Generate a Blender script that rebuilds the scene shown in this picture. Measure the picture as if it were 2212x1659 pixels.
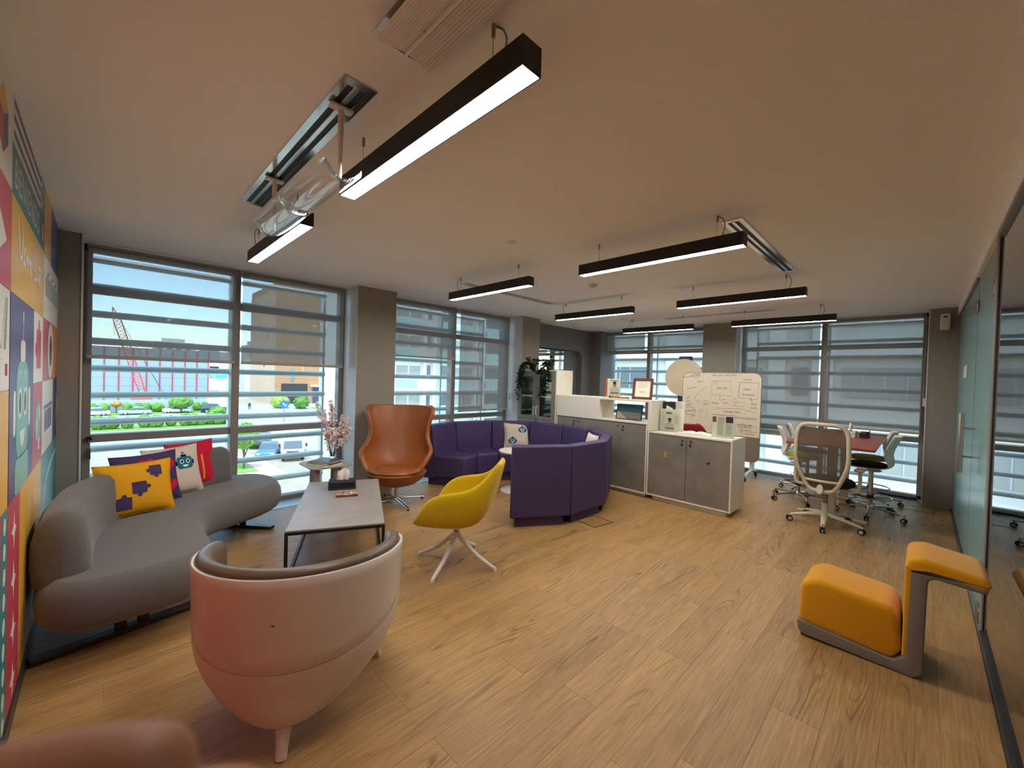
import bpy, bmesh, math, random
from mathutils import Vector, Matrix, Euler
random.seed(7)
for o in list(bpy.data.objects): bpy.data.objects.remove(o, do_unlink=True)
SC = bpy.context.scene
COL = SC.collection
R_ = math.radians
PI = math.pi

# ------------------------------------------------------------------ camera
# solved from the room's vanishing points (image taken as 2212 x 1659)
CAM_H, F_PX = 1.55, 885.2
yaw, pitch, roll = R_(45.0216), R_(0.8401), R_(1.7632)
fw = Vector((-math.sin(yaw)*math.cos(pitch), math.cos(yaw)*math.cos(pitch), -math.sin(pitch)))
rt = Vector((math.cos(yaw), math.sin(yaw), 0)); up = rt.cross(fw)
rt2 = math.cos(roll)*rt + math.sin(roll)*up
up2 = -math.sin(roll)*rt + math.cos(roll)*up
cd = bpy.data.cameras.new('camera'); cam = bpy.data.objects.new('camera', cd); COL.objects.link(cam)
cam.matrix_world = Matrix(((rt2.x, up2.x, -fw.x, 0), (rt2.y, up2.y, -fw.y, 0), (rt2.z, up2.z, -fw.z, CAM_H), (0, 0, 0, 1)))
cd.sensor_fit = 'HORIZONTAL'; cd.sensor_width = 36; cd.lens = F_PX/2212*36
cd.clip_start = 0.004; cd.clip_end = 600
cd.dof.use_dof = True; cd.dof.focus_distance = 4.0; cd.dof.aperture_fstop = 14.0   # small phone aperture
SC.camera = cam

# ------------------------------------------------------------------ world, sun, exposure
w = bpy.data.worlds.new('world'); SC.world = w; w.use_nodes = True
nt = w.node_tree; nt.nodes.clear()
sky = nt.nodes.new('ShaderNodeTexSky'); sky.sky_type = 'NISHITA'; sky.sun_disc = False
sky.sun_elevation = R_(62); sky.sun_rotation = R_(120); sky.air_density = 1.0; sky.dust_density = 0.7; sky.ozone_density = 2.0
bg = nt.nodes.new('ShaderNodeBackground'); bg.inputs[1].default_value = 0.70
wo = nt.nodes.new('ShaderNodeOutputWorld')
nt.links.new(sky.outputs[0], bg.inputs[0]); nt.links.new(bg.outputs[0], wo.inputs[0])
sd = bpy.data.lights.new('sun', 'SUN'); sd.energy = 2.9; sd.angle = R_(0.6); sd.color = (1, 0.95, 0.86)
sun = bpy.data.objects.new('sun', sd); COL.objects.link(sun)
sun.rotation_euler = Vector((-0.30, 0.17, -0.94)).to_track_quat('-Z', 'Y').to_euler()
sun.location = (20, -10, 40)
vs = SC.view_settings; vs.view_transform = 'Standard'; vs.look = 'None'; vs.gamma = 1; vs.use_curve_mapping = False
vs.exposure = 0.70
LAMP_STRENGTH = 45.0

# ------------------------------------------------------------------ helpers: materials
def lin(c):
    return tuple((v/12.92 if v <= 0.04045 else ((v+0.055)/1.055)**2.4) for v in [x/255 for x in c])
MATS = {}
def pm(name, col, rough=0.6, metal=0.0, var=0.0, vscale=6.0, bump=0.0, bscale=200.0, spec=0.5, sheen=0.0, coat=0.0, stretch=None, rnd=0.0):
    """Principled material, with optional noise colour variation, per-object tint and fine bump."""
    if name in MATS: return MATS[name]
    m = bpy.data.materials.new(name); m.use_nodes = True; MATS[name] = m
    n = m.node_tree.nodes; l = m.node_tree.links; b = n['Principled BSDF']
    c = lin(col)
    b.inputs['Base Color'].default_value = (*c, 1); b.inputs['Roughness'].default_value = rough
    b.inputs['Metallic'].default_value = metal; b.inputs['Specular IOR Level'].default_value = spec
    if sheen: b.inputs['Sheen Weight'].default_value = sheen; b.inputs['Sheen Roughness'].default_value = .5
    if coat: b.inputs['Coat Weight'].default_value = coat; b.inputs['Coat Roughness'].default_value = .12
    tc = n.new('ShaderNodeTexCoord')
    src = tc.outputs['Object']
    if stretch:
        mp = n.new('ShaderNodeMapping'); mp.inputs['Scale'].default_value = stretch; l.new(src, mp.inputs[0]); src = mp.outputs[0]
    if var or rnd:
        mix = n.new('ShaderNodeMix'); mix.data_type = 'RGBA'
        mix.inputs[6].default_value = (*[max(0, x*(1-var)) for x in c], 1)
        mix.inputs[7].default_value = (*[min(1, x*(1+var)) for x in c], 1)
        if var:
            no = n.new('ShaderNodeTexNoise'); no.inputs['Scale'].default_value = vscale; no.inputs['Detail'].default_value = 5
            l.new(src, no.inputs[0]); l.new(no.outputs[0], mix.inputs[0])
        out = mix.outputs[2]
        if rnd:
            oi = n.new('ShaderNodeObjectInfo'); hs = n.new('ShaderNodeHueSaturation')
            mr = n.new('ShaderNodeMapRange'); mr.inputs[3].default_value = 1-rnd; mr.inputs[4].default_value = 1+rnd
            l.new(oi.outputs['Random'], mr.inputs[0]); l.new(mr.outputs[0], hs.inputs['Value']); l.new(out, hs.inputs['Color']); out = hs.outputs[0]
        l.new(out, b.inputs['Base Color'])
    if bump:
        no = n.new('ShaderNodeTexNoise'); no.inputs['Scale'].default_value = bscale; no.inputs['Detail'].default_value = 3
        l.new(src, no.inputs[0]); bp = n.new('ShaderNodeBump'); bp.inputs['Strength'].default_value = bump; bp.inputs['Distance'].default_value = .003
        l.new(no.outputs[0], bp.inputs['Height']); l.new(bp.outputs[0], b.inputs['Normal'])
    return m
def emis(name, col, s):
    m = bpy.data.materials.new(name); m.use_nodes = True; n = m.node_tree.nodes; n.clear()
    e = n.new('ShaderNodeEmission'); e.inputs[0].default_value = (*lin(col), 1); e.inputs[1].default_value = s
    o = n.new('ShaderNodeOutputMaterial'); m.node_tree.links.new(e.outputs[0], o.inputs[0]); MATS[name] = m; return m
def glassy(name, tint=(255, 255, 255), ior=1.5, rough=0.0, boost=0.0):
    """thin pane: transparent body with a Fresnel reflection"""
    m = bpy.data.materials.new(name); m.use_nodes = True; n = m.node_tree.nodes; n.clear(); l = m.node_tree.links
    t = n.new('ShaderNodeBsdfTransparent'); t.inputs[0].default_value = (*lin(tint), 1)
    g = n.new('ShaderNodeBsdfGlossy'); g.inputs['Roughness'].default_value = rough; g.inputs[0].default_value = (1, 1, 1, 1)
    f = n.new('ShaderNodeFresnel'); f.inputs[0].default_value = ior
    a = n.new('ShaderNodeMath'); a.operation = 'ADD'; a.inputs[1].default_value = boost; a.use_clamp = True
    mx = n.new('ShaderNodeMixShader'); o = n.new('ShaderNodeOutputMaterial')
    ge = n.new('ShaderNodeNewGeometry'); mr = n.new('ShaderNodeMapRange'); mr.inputs[3].default_value = ior; mr.inputs[4].default_value = 1/ior
    l.new(ge.outputs['Backfacing'], mr.inputs[0]); l.new(mr.outputs[0], f.inputs[0])
    l.new(f.outputs[0], a.inputs[0]); l.new(a.outputs[0], mx.inputs[0]); l.new(t.outputs[0], mx.inputs[1]); l.new(g.outputs[0], mx.inputs[2]); l.new(mx.outputs[0], o.inputs[0])
    MATS[name] = m; return m
def veil(name, col, trans, weave=900.0):
    """open-weave cloth: part see-through, part scattering"""
    m = bpy.data.materials.new(name); m.use_nodes = True; n = m.node_tree.nodes; n.clear(); l = m.node_tree.links
    t = n.new('ShaderNodeBsdfTransparent')
    d = n.new('ShaderNodeBsdfDiffuse'); d.inputs[0].default_value = (*lin(col), 1)
    tr = n.new('ShaderNodeBsdfTranslucent'); tr.inputs[0].default_value = (*lin(col), 1)
    m1 = n.new('ShaderNodeMixShader'); m1.inputs[0].default_value = .45; m2 = n.new('ShaderNodeMixShader')
    tc = n.new('ShaderNodeTexCoord'); no = n.new('ShaderNodeTexNoise'); no.inputs['Scale'].default_value = weave
    mr = n.new('ShaderNodeMapRange'); mr.inputs[1].default_value = .3; mr.inputs[2].default_value = .7; mr.inputs[3].default_value = trans-.06; mr.inputs[4].default_value = trans+.06
    o = n.new('ShaderNodeOutputMaterial')
    l.new(tc.outputs['Object'], no.inputs[0]); l.new(no.outputs[0], mr.inputs[0]); l.new(mr.outputs[0], m2.inputs[0])
    l.new(d.outputs[0], m1.inputs[1]); l.new(tr.outputs[0], m1.inputs[2]); l.new(m1.outputs[0], m2.inputs[1]); l.new(t.outputs[0], m2.inputs[2]); l.new(m2.outputs[0], o.inputs[0])
    MATS[name] = m; return m

# ------------------------------------------------------------------ helpers: geometry
class MB:
    def __init__(s): s.v = []; s.f = []; s.mi = []; s.M = Matrix()
    def add(s, vs, fs, mi=0):
        o = len(s.v); s.v += [s.M @ Vector(p) for p in vs]; s.f += [[i+o for i in f] for f in fs]; s.mi += [mi]*len(fs); return s
    def box(s, c, d, rz=0.0, mi=0, rx=0.0, ry=0.0):
        x, y, z = [q/2 for q in d]; m = Matrix.Translation(c) @ Euler((rx, ry, rz)).to_matrix().to_4x4()
        vs = [m @ Vector((a*x, b*y, e*z)) for e in (-1, 1) for b in (-1, 1) for a in (-1, 1)]
        return s.add(vs, [(0, 2, 3, 1), (4, 5, 7, 6), (0, 1, 5, 4), (2, 6, 7, 3), (0, 4, 6, 2), (1, 3, 7, 5)], mi)
    def box2(s, a, b, mi=0):
        return s.box([(p+q)/2 for p, q in zip(a, b)], [abs(q-p) for p, q in zip(a, b)], mi=mi)
    def loft(s, rings, cap=True, closed=True, mi=0):
        n = len(rings[0]); vs = [p for r in rings for p in r]; fs = []
        for k in range(len(rings)-1):
            for i in range(n if closed else n-1):
                j = (i+1) % n; fs.append((k*n+i, k*n+j, (k+1)*n+j, (k+1)*n+i))
        if cap and closed:
            fs.append(tuple(reversed(range(n)))); fs.append(tuple((len(rings)-1)*n+i for i in range(n)))
        return s.add(vs, fs, mi)
    def lathe(s, prof, n=24, c=(0, 0, 0), mi=0, cap=True, a0=0.0, a1=None):
        full = a1 is None
        k = n if full else n+1; rings = []
        for r, z in prof:
            rings.append([(c[0]+r*math.cos(a0+(2*PI if full else a1-a0)*i/n), c[1]+r*math.sin(a0+(2*PI if full else a1-a0)*i/n), c[2]+z) for i in range(k)])
        return s.loft(rings, cap=cap and full, closed=full, mi=mi)
    def tube(s, pts, r, n=8, closed=False, mi=0, cap=True, flat=None):
        pts = [Vector(p) for p in pts]; N = len(pts); rs = r if isinstance(r, (list, tuple)) else [r]*N; rings = []; prev = None
        for i, p in enumerate(pts):
            if closed: t = pts[(i+1) % N]-pts[i-1]
            else: t = (pts[min(i+1, N-1)]-pts[max(i-1, 0)])
            t.normalize()
            if prev is None:
                a = Vector((0, 0, 1)) if abs(t.z) < .9 else Vector((1, 0, 0)); u = t.cross(a).normalized()
            else:
                u = (prev - t*prev.dot(t)); u = u.normalized() if u.length > 1e-6 else t.orthogonal().normalized()
            prev = u; v = t.cross(u)
            fl = flat or (1, 1)
            rings.append([p+(u*math.cos(2*PI*k/n)*fl[0]+v*math.sin(2*PI*k/n)*fl[1])*rs[i] for k in range(n)])
        if closed:
            rings.append(rings[0]); return s.loft(rings, cap=False, mi=mi)
        return s.loft(rings, cap=cap, mi=mi)
    def cyl(s, a, b, r, r2=None, n=16, mi=0):
        return s.tube([a, b], [r, r if r2 is None else r2], n, mi=mi)
    def prism(s, poly, z0, z1, mi=0):
        return s.loft([[(x, y, z0) for x, y in poly], [(x, y, z1) for x, y in poly]], mi=mi)
    def sphere(s, c, r, n=12, m=8, sc=(1, 1, 1), mi=0):
        prof = []
        for k in range(m+1):
            a = -PI/2+PI*k/m; prof.append((max(r*math.cos(a), 1e-4), r*math.sin(a)))
        rings = [[(c[0]+q*math.cos(2*PI*i/n)*sc[0], c[1]+q*math.sin(2*PI*i/n)*sc[1], c[2]+z*sc[2]) for i in range(n)] for q, z in prof]
        return s.loft(rings, mi=mi)
    def mesh(s, name, mats, smooth=None, weld=False):
        me = bpy.data.meshes.new(name); me.from_pydata([tuple(p) for p in s.v], [], s.f)
        for m in (mats if isinstance(mats, (list, tuple)) else [mats]): me.materials.append(MATS[m] if isinstance(m, str) else m)
        me.polygons.foreach_set('material_index', s.mi)
        bm = bmesh.new(); bm.from_mesh(me)
        if weld: bmesh.ops.remove_doubles(bm, verts=bm.verts, dist=1e-5)
        bmesh.ops.recalc_face_normals(bm, faces=bm.faces); bm.to_mesh(me); bm.free()
        if smooth is not None:
            me.polygons.foreach_set('use_smooth', [True]*len(me.polygons))
            if smooth < 180: me.set_sharp_from_angle(angle=R_(smooth))
        me.update(); return me
    def obj(s, name, mats, parent=None, smooth=None, bevel=0.0, seg=2, sub=0, loc=None, rz=None, weld=False, solid=0.0):
        me = s.mesh(name, mats, smooth, weld); return link(name, me, parent, bevel, seg, sub, loc, rz, solid)
def link(name, me, parent=None, bevel=0.0, seg=2, sub=0, loc=None, rz=None, solid=0.0):
    o = bpy.data.objects.new(name, me); COL.objects.link(o)
    if parent: o.parent = parent
    if loc: o.location = loc
    if rz is not None: o.rotation_euler = (0, 0, rz)
    if solid: q = o.modifiers.new('solid', 'SOLIDIFY'); q.thickness = solid; q.offset = 0
    if bevel:
        q = o.modifiers.new('bevel', 'BEVEL'); q.width = bevel; q.segments = seg; q.limit_method = 'ANGLE'; q.angle_limit = R_(40)
        me.polygons.foreach_set('use_smooth', [True]*len(me.polygons)); me.set_sharp_from_angle(angle=R_(50))
    if sub: q = o.modifiers.new('sub', 'SUBSURF'); q.levels = sub; q.render_levels = sub
    return o
def tag(o, label=None, cat=None, group=None, kind=None):
    if label: o['label'] = label
    if cat: o['category'] = cat
    if group: o['group'] = group
    if kind: o['kind'] = kind
    return o
def thing(name, label, cat, loc=(0, 0, 0), rz=0.0, group=None, kind=None):
    o = bpy.data.objects.new(name, None); COL.objects.link(o); o.location = loc; o.rotation_euler = (0, 0, rz); o.empty_display_size = .1
    return tag(o, label, cat, group, kind)
def struct(o): o['kind'] = 'structure'; return o
def dup(root, loc, rz, label=None, group=None):
    r = root.copy(); COL.objects.link(r); r.location = loc; r.rotation_euler = (0, 0, rz)
    if label: r['label'] = label
    if group: r['group'] = group
    for ch in list(root.children):
        c = ch.copy(); COL.objects.link(c); c.parent = r
        for g in list(ch.children):
            d = g.copy(); COL.objects.link(d); d.parent = c
    return r
def rrect(w, h, r, n=6, cx=0.0, cy=0.0):
    P = []
    for (sx, sy, a) in ((1, 1, 0), (-1, 1, 90), (-1, -1, 180), (1, -1, 270)):
        for k in range(n+1):
            t = R_(a+90*k/n); P.append((cx+sx*(w/2-r)+r*math.cos(t), cy+sy*(h/2-r)+r*math.sin(t)))
    return P
def circ(r, n=24, cx=0.0, cy=0.0): return [(cx+r*math.cos(2*PI*k/n), cy+r*math.sin(2*PI*k/n)) for k in range(n)]
def spline(pts, n=6, closed=False):
    """Catmull-Rom through pts"""
    P = [Vector(p) for p in pts]; N = len(P); out = []
    for i in range(N if closed else N-1):
        a = P[(i-1) % N] if closed or i > 0 else P[0]*2-P[1]
        b, c = P[i], P[(i+1) % N]
        d = P[(i+2) % N] if closed or i+2 < N else P[-1]*2-P[-2]
        for k in range(n):
            t = k/n; out.append(.5*((2*b)+(c-a)*t+(2*a-5*b+4*c-d)*t*t+(3*b-a-3*c+d)*t**3))
    if not closed: out.append(P[-1])
    return out
def ofs(poly, d):
    """offset a closed polygon inwards by d (counter-clockwise input)"""
    N = len(poly); out = []
    for i in range(N):
        a, b, c = Vector(poly[i-1][:2]), Vector(poly[i][:2]), Vector(poly[(i+1) % N][:2])
        t = (c-a).normalized(); out.append((b.x-t.y*d, b.y+t.x*d))
    return out
def text_mesh(s, size, name='lettering', extrude=0.0, bold=0.0, align='CENTER'):
    cu = bpy.data.curves.new(name, 'FONT'); cu.body = s; cu.size = size; cu.align_x = align; cu.align_y = 'CENTER'; cu.extrude = extrude; cu.offset = bold; cu.resolution_u = 2
    o = bpy.data.objects.new(name, cu); COL.objects.link(o)
    me = bpy.data.meshes.new_from_object(o.evaluated_get(bpy.context.evaluated_depsgraph_get())); me.name = name
    bpy.data.objects.remove(o, do_unlink=True); bpy.data.curves.remove(cu); me.materials.clear(); return me
def lettering(s, size, mat, parent, M, name='lettering', sx=1.0, bold=0.0, align='CENTER'):
    me = text_mesh(s, size, name, bold=bold, align=align); me.transform(M @ Matrix.Diagonal((sx, 1, 1, 1))); me.materials.append(MATS[mat])
    return link(name, me, parent)
def decal(name, poly, mat, parent, M, t=0.0006):
    """flat printed shape: polygon in local xy, thin, placed by matrix M"""
    mb = MB(); mb.M = M; mb.prism(poly, 0, t); return mb.obj(name, mat, parent)
def strokes(name, lines, r, mat, parent, M, n=4):
    mb = MB(); mb.M = M
    for L in lines: mb.tube([(p[0], p[1], 0) for p in L], r, n, flat=(1, 1))
    return mb.obj(name, mat, parent)
def ZX(origin, ux, uz):
    """matrix mapping local x->ux, local y->uz, local z->ux x uz, at origin"""
    ux = Vector(ux).normalized(); uz = Vector(uz).normalized(); n = ux.cross(uz)
    return Matrix(((ux.x, uz.x, n.x, origin[0]), (ux.y, uz.y, n.y, origin[1]), (ux.z, uz.z, n.z, origin[2]), (0, 0, 0, 1)))

# ------------------------------------------------------------------ materials
pm('ceiling_paint', (250, 248, 245), .9, bump=.05, bscale=300)
pm('wall_paint', (205, 202, 198), .85)
pm('grey_wallcover', (150, 143, 135), .85, var=.12, vscale=30, bump=.25, bscale=160, stretch=(3, 3, 14))
pm('grey_plaster', (122, 122, 122), .8, var=.12, vscale=7)
pm('reveal_white', (206, 203, 202), .8)
pm('alu_grey', (142, 137, 133), .45, .15)
pm('alu_dark', (70, 70, 72), .4, .5)
pm('louver_alu', (226, 230, 230), .45)
pm('sill_metal', (170, 178, 184), .28, .25)
pm('chrome', (205, 203, 200), .16, 1)
pm('steel', (150, 146, 142), .3, 1)
pm('black_metal', (22, 22, 24), .45, .2)
pm('black_plastic', (20, 20, 22), .5)
pm('white_metal', (222, 216, 208), .35)
pm('white_plastic', (226, 221, 212), .4)
pm('white_lam', (228, 222, 208), .45)
pm('concrete_lam', (128, 122, 114), .55, var=.38, vscale=5.5, bump=.06, bscale=40)
pm('rubber', (14, 14, 15), .7)
glassy('pane_glass', (240, 250, 248), 1.45)
glassy('clear_glass', (247, 250, 249), 1.45)
glassy('partition_glass', (150, 158, 155), 1.52, 0.0, 0.10)
veil('blind_cloth', (152, 143, 133), .40)
def frosted():
    m = bpy.data.materials.new('frosted_glass'); m.use_nodes = True; MATS['frosted_glass'] = m; b = m.node_tree.nodes['Principled BSDF']
    b.inputs['Base Color'].default_value = (*lin((120, 160, 158)), 1); b.inputs['Roughness'].default_value = .28; b.inputs['Specular IOR Level'].default_value = .6
frosted()
def oak():
    m = bpy.data.materials.new('oak_plank'); m.use_nodes = True; MATS['oak_plank'] = m
    n = m.node_tree.nodes; l = m.node_tree.links; b = n['Principled BSDF']; b.inputs['Roughness'].default_value = .42; b.inputs['Specular IOR Level'].default_value = .35
    def math_(op, a, c=None):
        q = n.new('ShaderNodeMath'); q.operation = op
        for i, x in enumerate((a, c)):
            if x is None: continue
            if isinstance(x, (int, float)): q.inputs[i].default_value = x
            else: l.new(x, q.inputs[i])
        return q.outputs[0]
    tc = n.new('ShaderNodeTexCoord'); oi = n.new('ShaderNodeObjectInfo'); geo = n.new('ShaderNodeNewGeometry')
    sp = n.new('ShaderNodeSeparateXYZ'); l.new(tc.outputs['Object'], sp.inputs[0]); gp = n.new('ShaderNodeSeparateXYZ'); l.new(geo.outputs['Position'], gp.inputs[0])
    rnd = math_('MULTIPLY', oi.outputs['Random'], 91.0)
    def noise(sx, sy, sc, det=4):
        cb = n.new('ShaderNodeCombineXYZ'); l.new(math_('MULTIPLY', gp.outputs[0], sx), cb.inputs[0]); l.new(math_('MULTIPLY', gp.outputs[1], sy), cb.inputs[1]); l.new(rnd, cb.inputs[2])
        q = n.new('ShaderNodeTexNoise'); q.inputs['Scale'].default_value = sc; q.inputs['Detail'].default_value = det; l.new(cb.outputs[0], q.inputs[0]); return q.outputs[0]
    # cathedral figure: contour lines of a drifting parabola across the plank
    drift = math_('MULTIPLY', math_('SUBTRACT', noise(.3, 1.0, 1.6, 1), .5), .12)
    u = math_('ADD', sp.outputs[0], drift)
    t = math_('ADD', math_('ADD', math_('MULTIPLY', gp.outputs[1], 3.4), math_('MULTIPLY', math_('MULTIPLY', u, u), 1100.0)), math_('MULTIPLY', noise(9, 1.3, 1.0, 3), 5.0))
    s = math_('SINE', math_('MULTIPLY', math_('ADD', t, rnd), 3.0))
    field = noise(6.5, .75, 1.0, 1)
    s = math_('SINE', math_('ADD', math_('MULTIPLY', field, 95.0), math_('MULTIPLY', noise(40, 6, 1.0, 2), 2.6)))
    line = math_('POWER', math_('MAXIMUM', s, 0.0), 2.0)
    band = math_('SUBTRACT', 1.0, math_('MINIMUM', math_('MULTIPLY', math_('ABSOLUTE', u), 15.0), 1.0))
    patch = math_('MULTIPLY', math_('MAXIMUM', math_('SUBTRACT', noise(.6, .5, 1.4, 2), .42), 0.0), 6.0)
    fig = math_('MULTIPLY', math_('MINIMUM', math_('MULTIPLY', line, math_('MULTIPLY', band, patch)), 1.0), .75)
    fine = noise(60, 2.2, 2.2, 5)
    broad = noise(4, .5, 1.5, 2)
    r1 = n.new('ShaderNodeMix'); r1.data_type = 'RGBA'; r1.inputs[6].default_value = (*lin((138, 103, 60)), 1); r1.inputs[7].default_value = (*lin((186, 147, 94)), 1)
    f = n.new('ShaderNodeMapRange'); f.inputs[1].default_value = .3; f.inputs[2].default_value = .7; l.new(math_('ADD', math_('MULTIPLY', fine, .65), math_('MULTIPLY', broad, .35)), f.inputs[0]); l.new(f.outputs[0], r1.inputs[0])
    r2 = n.new('ShaderNodeMix'); r2.data_type = 'RGBA'; r2.inputs[7].default_value = (*lin((96, 72, 48)), 1); l.new(r1.outputs[2], r2.inputs[6]); l.new(fig, r2.inputs[0])
    hs = n.new('ShaderNodeHueSaturation'); mr = n.new('ShaderNodeMapRange'); mr.inputs[3].default_value = .95; mr.inputs[4].default_value = 1.05
    l.new(oi.outputs['Random'], mr.inputs[0]); l.new(mr.outputs[0], hs.inputs['Value']); l.new(r2.outputs[2], hs.inputs['Color']); l.new(hs.outputs[0], b.inputs['Base Color'])
    bp = n.new('ShaderNodeBump'); bp.inputs['Strength'].default_value = .12; bp.inputs['Distance'].default_value = .002; l.new(fine, bp.inputs['Height']); l.new(bp.outputs[0], b.inputs['Normal'])
oak()

# ------------------------------------------------------------------ room shell
XW, YN, XG, YM, H = -5.45, 8.30, 0.33, -0.27, 2.65      # west glass, north glass, partition, mural wall, ceiling
fl = struct(MB().box2((-5.62, -.6, -.30), (3.2, 8.5, -.008)).obj('floor', 'grey_plaster'))
# oak planks laid along the room
PW, PL = 0.192, 1.29
pmb = MB(); g = .0003
x0, x1, c = -PW/2+g, PW/2-g, .0010
pmb.loft([[(x0, g, -.008), (x1, g, -.008), (x1, 1-g, -.008), (x0, 1-g, -.008)], [(x0, g, -c*.5), (x1, g, -c*.5), (x1, 1-g, -c*.5), (x0, 1-g, -c*.5)],
          [(x0+c*.5, g+c*.4, 0), (x1-c*.5, g+c*.4, 0), (x1-c*.5, 1-g-c*.4, 0), (x0+c*.5, 1-g-c*.4, 0)]])
pme = pmb.mesh('plank', 'oak_plank')
nr = 0; xx = XG-.03
while xx-PW > -5.10:
    off = random.random()*PL; yy = YM
    first = True
    while yy < 8.0:
        ln = (off if first and off > .25 else PL); first = False; ln = min(ln, 8.02-yy)
        if 8.02-yy-ln < .2: ln = 8.02-yy
        o = link('plank', pme, fl); o.location = (xx-PW/2, yy, 0); o.scale = (1, ln, 1); yy += ln; nr += 1
    xx -= PW
struct(MB().box2((xx, YM, -.008), (XW+.02, 8.28, .003)).obj('trim_1', 'sill_metal'))     # pale strip along the west glazing
struct(MB().box2((xx, 8.02, -.008), (XG, 8.28, .0025)).obj('trim_2', 'sill_metal'))
ce = struct(MB().box2((-5.62, -.6, H), (3.2, 8.5, H+.25)).obj('ceiling', 'ceiling_paint'))
struct(MB().box2((.30, YM, 2.555), (.48, 7.87, H)).obj('trim_3', 'ceiling_paint'))       # bulkhead over the partition
wm = struct(MB().box2((-5.62, -.6, -.01), (3.2, YM, H)).obj('wall_left', 'wall_paint'))
# west wall piers
def pier(name, a, b, m='grey_wallcover'): return struct(MB().box2(a, b).obj(name, m))
pier('wall_west', (-5.62, YM, 0), (-5.02, -.13, H))
p1_ = pier('wall_west', (-5.62, 2.25, 0), (-5.02, 2.78, H)); p2_ = pier('wall_west', (-5.62, 5.24, 0), (-5.02, 5.70, H))
for y in (2.25, 5.24):
    struct(MB().box2((-5.44, y-.006, 0), (-5.0205, y, H)).obj('trim_4', 'reveal_white'))       # white window reveals
struct(MB().box2((-5.03, -.136, 0), (-5.008, -.124, H)).obj('trim_4', 'white_metal'))
# recessed wall with the rounded alcove
wl = MB()
N0, N1, NZ, rad = 5.95, 7.53, 2.185, .16
ar = [(N1-rad+rad*math.cos(t), NZ-rad+rad*math.sin(t)) for t in [R_(90*k/8) for k in range(8, -1, -1)]]   # top -> right side
xf, xb = -5.36, -5.50
def yz(poly, xa, xb_, mb, mi=0): mb.loft([[(xa, y, z) for y, z in poly], [(xb_, y, z) for y, z in poly]], mi=mi)
yz([(5.70, 0), (N0, 0), (N0, H), (5.70, H)], xf, xb, wl)
yz([(N0, NZ), *ar, (N1, 0), (7.90, 0), (7.90, H), (N0, H)], xf, xb, wl)
rw = struct(wl.obj('wall_west', 'grey_plaster'))
struct(MB().box2((-5.62, 5.70, 0), (-5.50, 7.90, H)).obj('wall_west', 'grey_plaster'))
# north wall piers
pier('wall_back', (-5.62, 7.87, 0), (-5.10, 8.44, H), 'grey_plaster'); pier('wall_back', (-2.90, 7.87, 0), (-2.34, 8.44, H)); pier('wall_back', (.04, 7.87, 0), (.62, 8.44, H))
struct(MB().box2((-2.34, 7.872, 0), (-2.334, 8.29, H)).obj('trim_5', 'reveal_white')); struct(MB().box2((.034, 7.865, 0), (.048, 7.90, H)).obj('trim_5', 'reveal_white'))
# neighbouring room behind the glass partition
pier('wall_right', (2.9, -.6, 0), (3.2, 8.5, H), 'grey_wallcover'); pier('wall_right', (.62, 7.87, 0), (3.2, 8.44, H))

# ------------------------------------------------------------------ windows
LZ = [.182+.268*k for k in range(10)]
def window(name, loc, rz, u0, u1, mull, trans, lo, hi):
    wn = bpy.data.objects.new(name, None); COL.objects.link(wn); wn.location = loc; wn.rotation_euler = (0, 0, rz); struct(wn)
    fw_, dp = .055, .11
    MB().box2((u0, -dp/2, 0), (u0+fw_, dp/2, H)).obj('jamb', 'alu_grey', wn, bevel=.004); MB().box2((u1-fw_, -dp/2, 0), (u1, dp/2, H)).obj('jamb', 'alu_grey', wn, bevel=.004)
    MB().box2((u0, -dp/2, H-.06), (u1, dp/2, H)).obj('head', 'alu_grey', wn, bevel=.004); MB().box2((u0, -dp/2, 0), (u1, dp/2, .05)).obj('sill', 'alu_grey', wn, bevel=.004)
    for m in mull: MB().box2((m-.037, -dp/2-.02, 0), (m+.037, dp/2, H)).obj('mullion', 'alu_grey', wn, bevel=.004)
    edges = [u0]+list(mull)+[u1]
    zs = [0]+list(trans)+[H]
    for a, b in zip(edges, edges[1:]):
        for t in trans: MB().box2((a+.03, -dp/2+.005, t-.036), (b-.03, dp/2, t+.036)).obj('transom', 'alu_grey', wn, bevel=.004)
        for z0, z1 in zip(zs, zs[1:]):
            MB().box2((a+.03, .02, z0+.03), (b-.03, .028, z1-.03)).obj('pane', 'pane_glass', wn)
    # outside sun-shade blades on brackets
    bl = MB(); prof = [(.062*math.cos(2*PI*k/14), .034*math.sin(2*PI*k/14)) for k in range(14)]
    bl.loft([[(lo, y, z) for y, z in prof], [(hi, y, z) for y, z in prof]]); me = bl.mesh('louver', 'louver_alu', 40)
    for z in LZ:
        o = link('louver', me, wn); o.location = (0, .35, z)
    for u in (lo+.02, hi-.02, *[m+.02 for m in mull]):
        MB().box2((u-.012, .30, -.3), (u+.012, .40, H+.2)).obj('louver_post', 'louver_alu', wn)
    return wn
W1 = window('window_1', (XW, 0, 0), PI/2, -.13, 2.235, [1.04], [.87, 2.25], -.5, 2.14)
W2 = window('window_2', (XW, 0, 0), PI/2, 2.5, 5.225, [4.02], [.89, 2.2], 2.45, 4.98)
W3 = window('window_3', (0, YN, 0), 0, -5.32, -2.88, [-4.14], [.87, 2.2], -5.2, -2.9)
W4 = window('window_4', (0, YN, 0), 0, -2.34, .04, [-1.137], [.84, 2.2], -2.2, .3)

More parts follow.
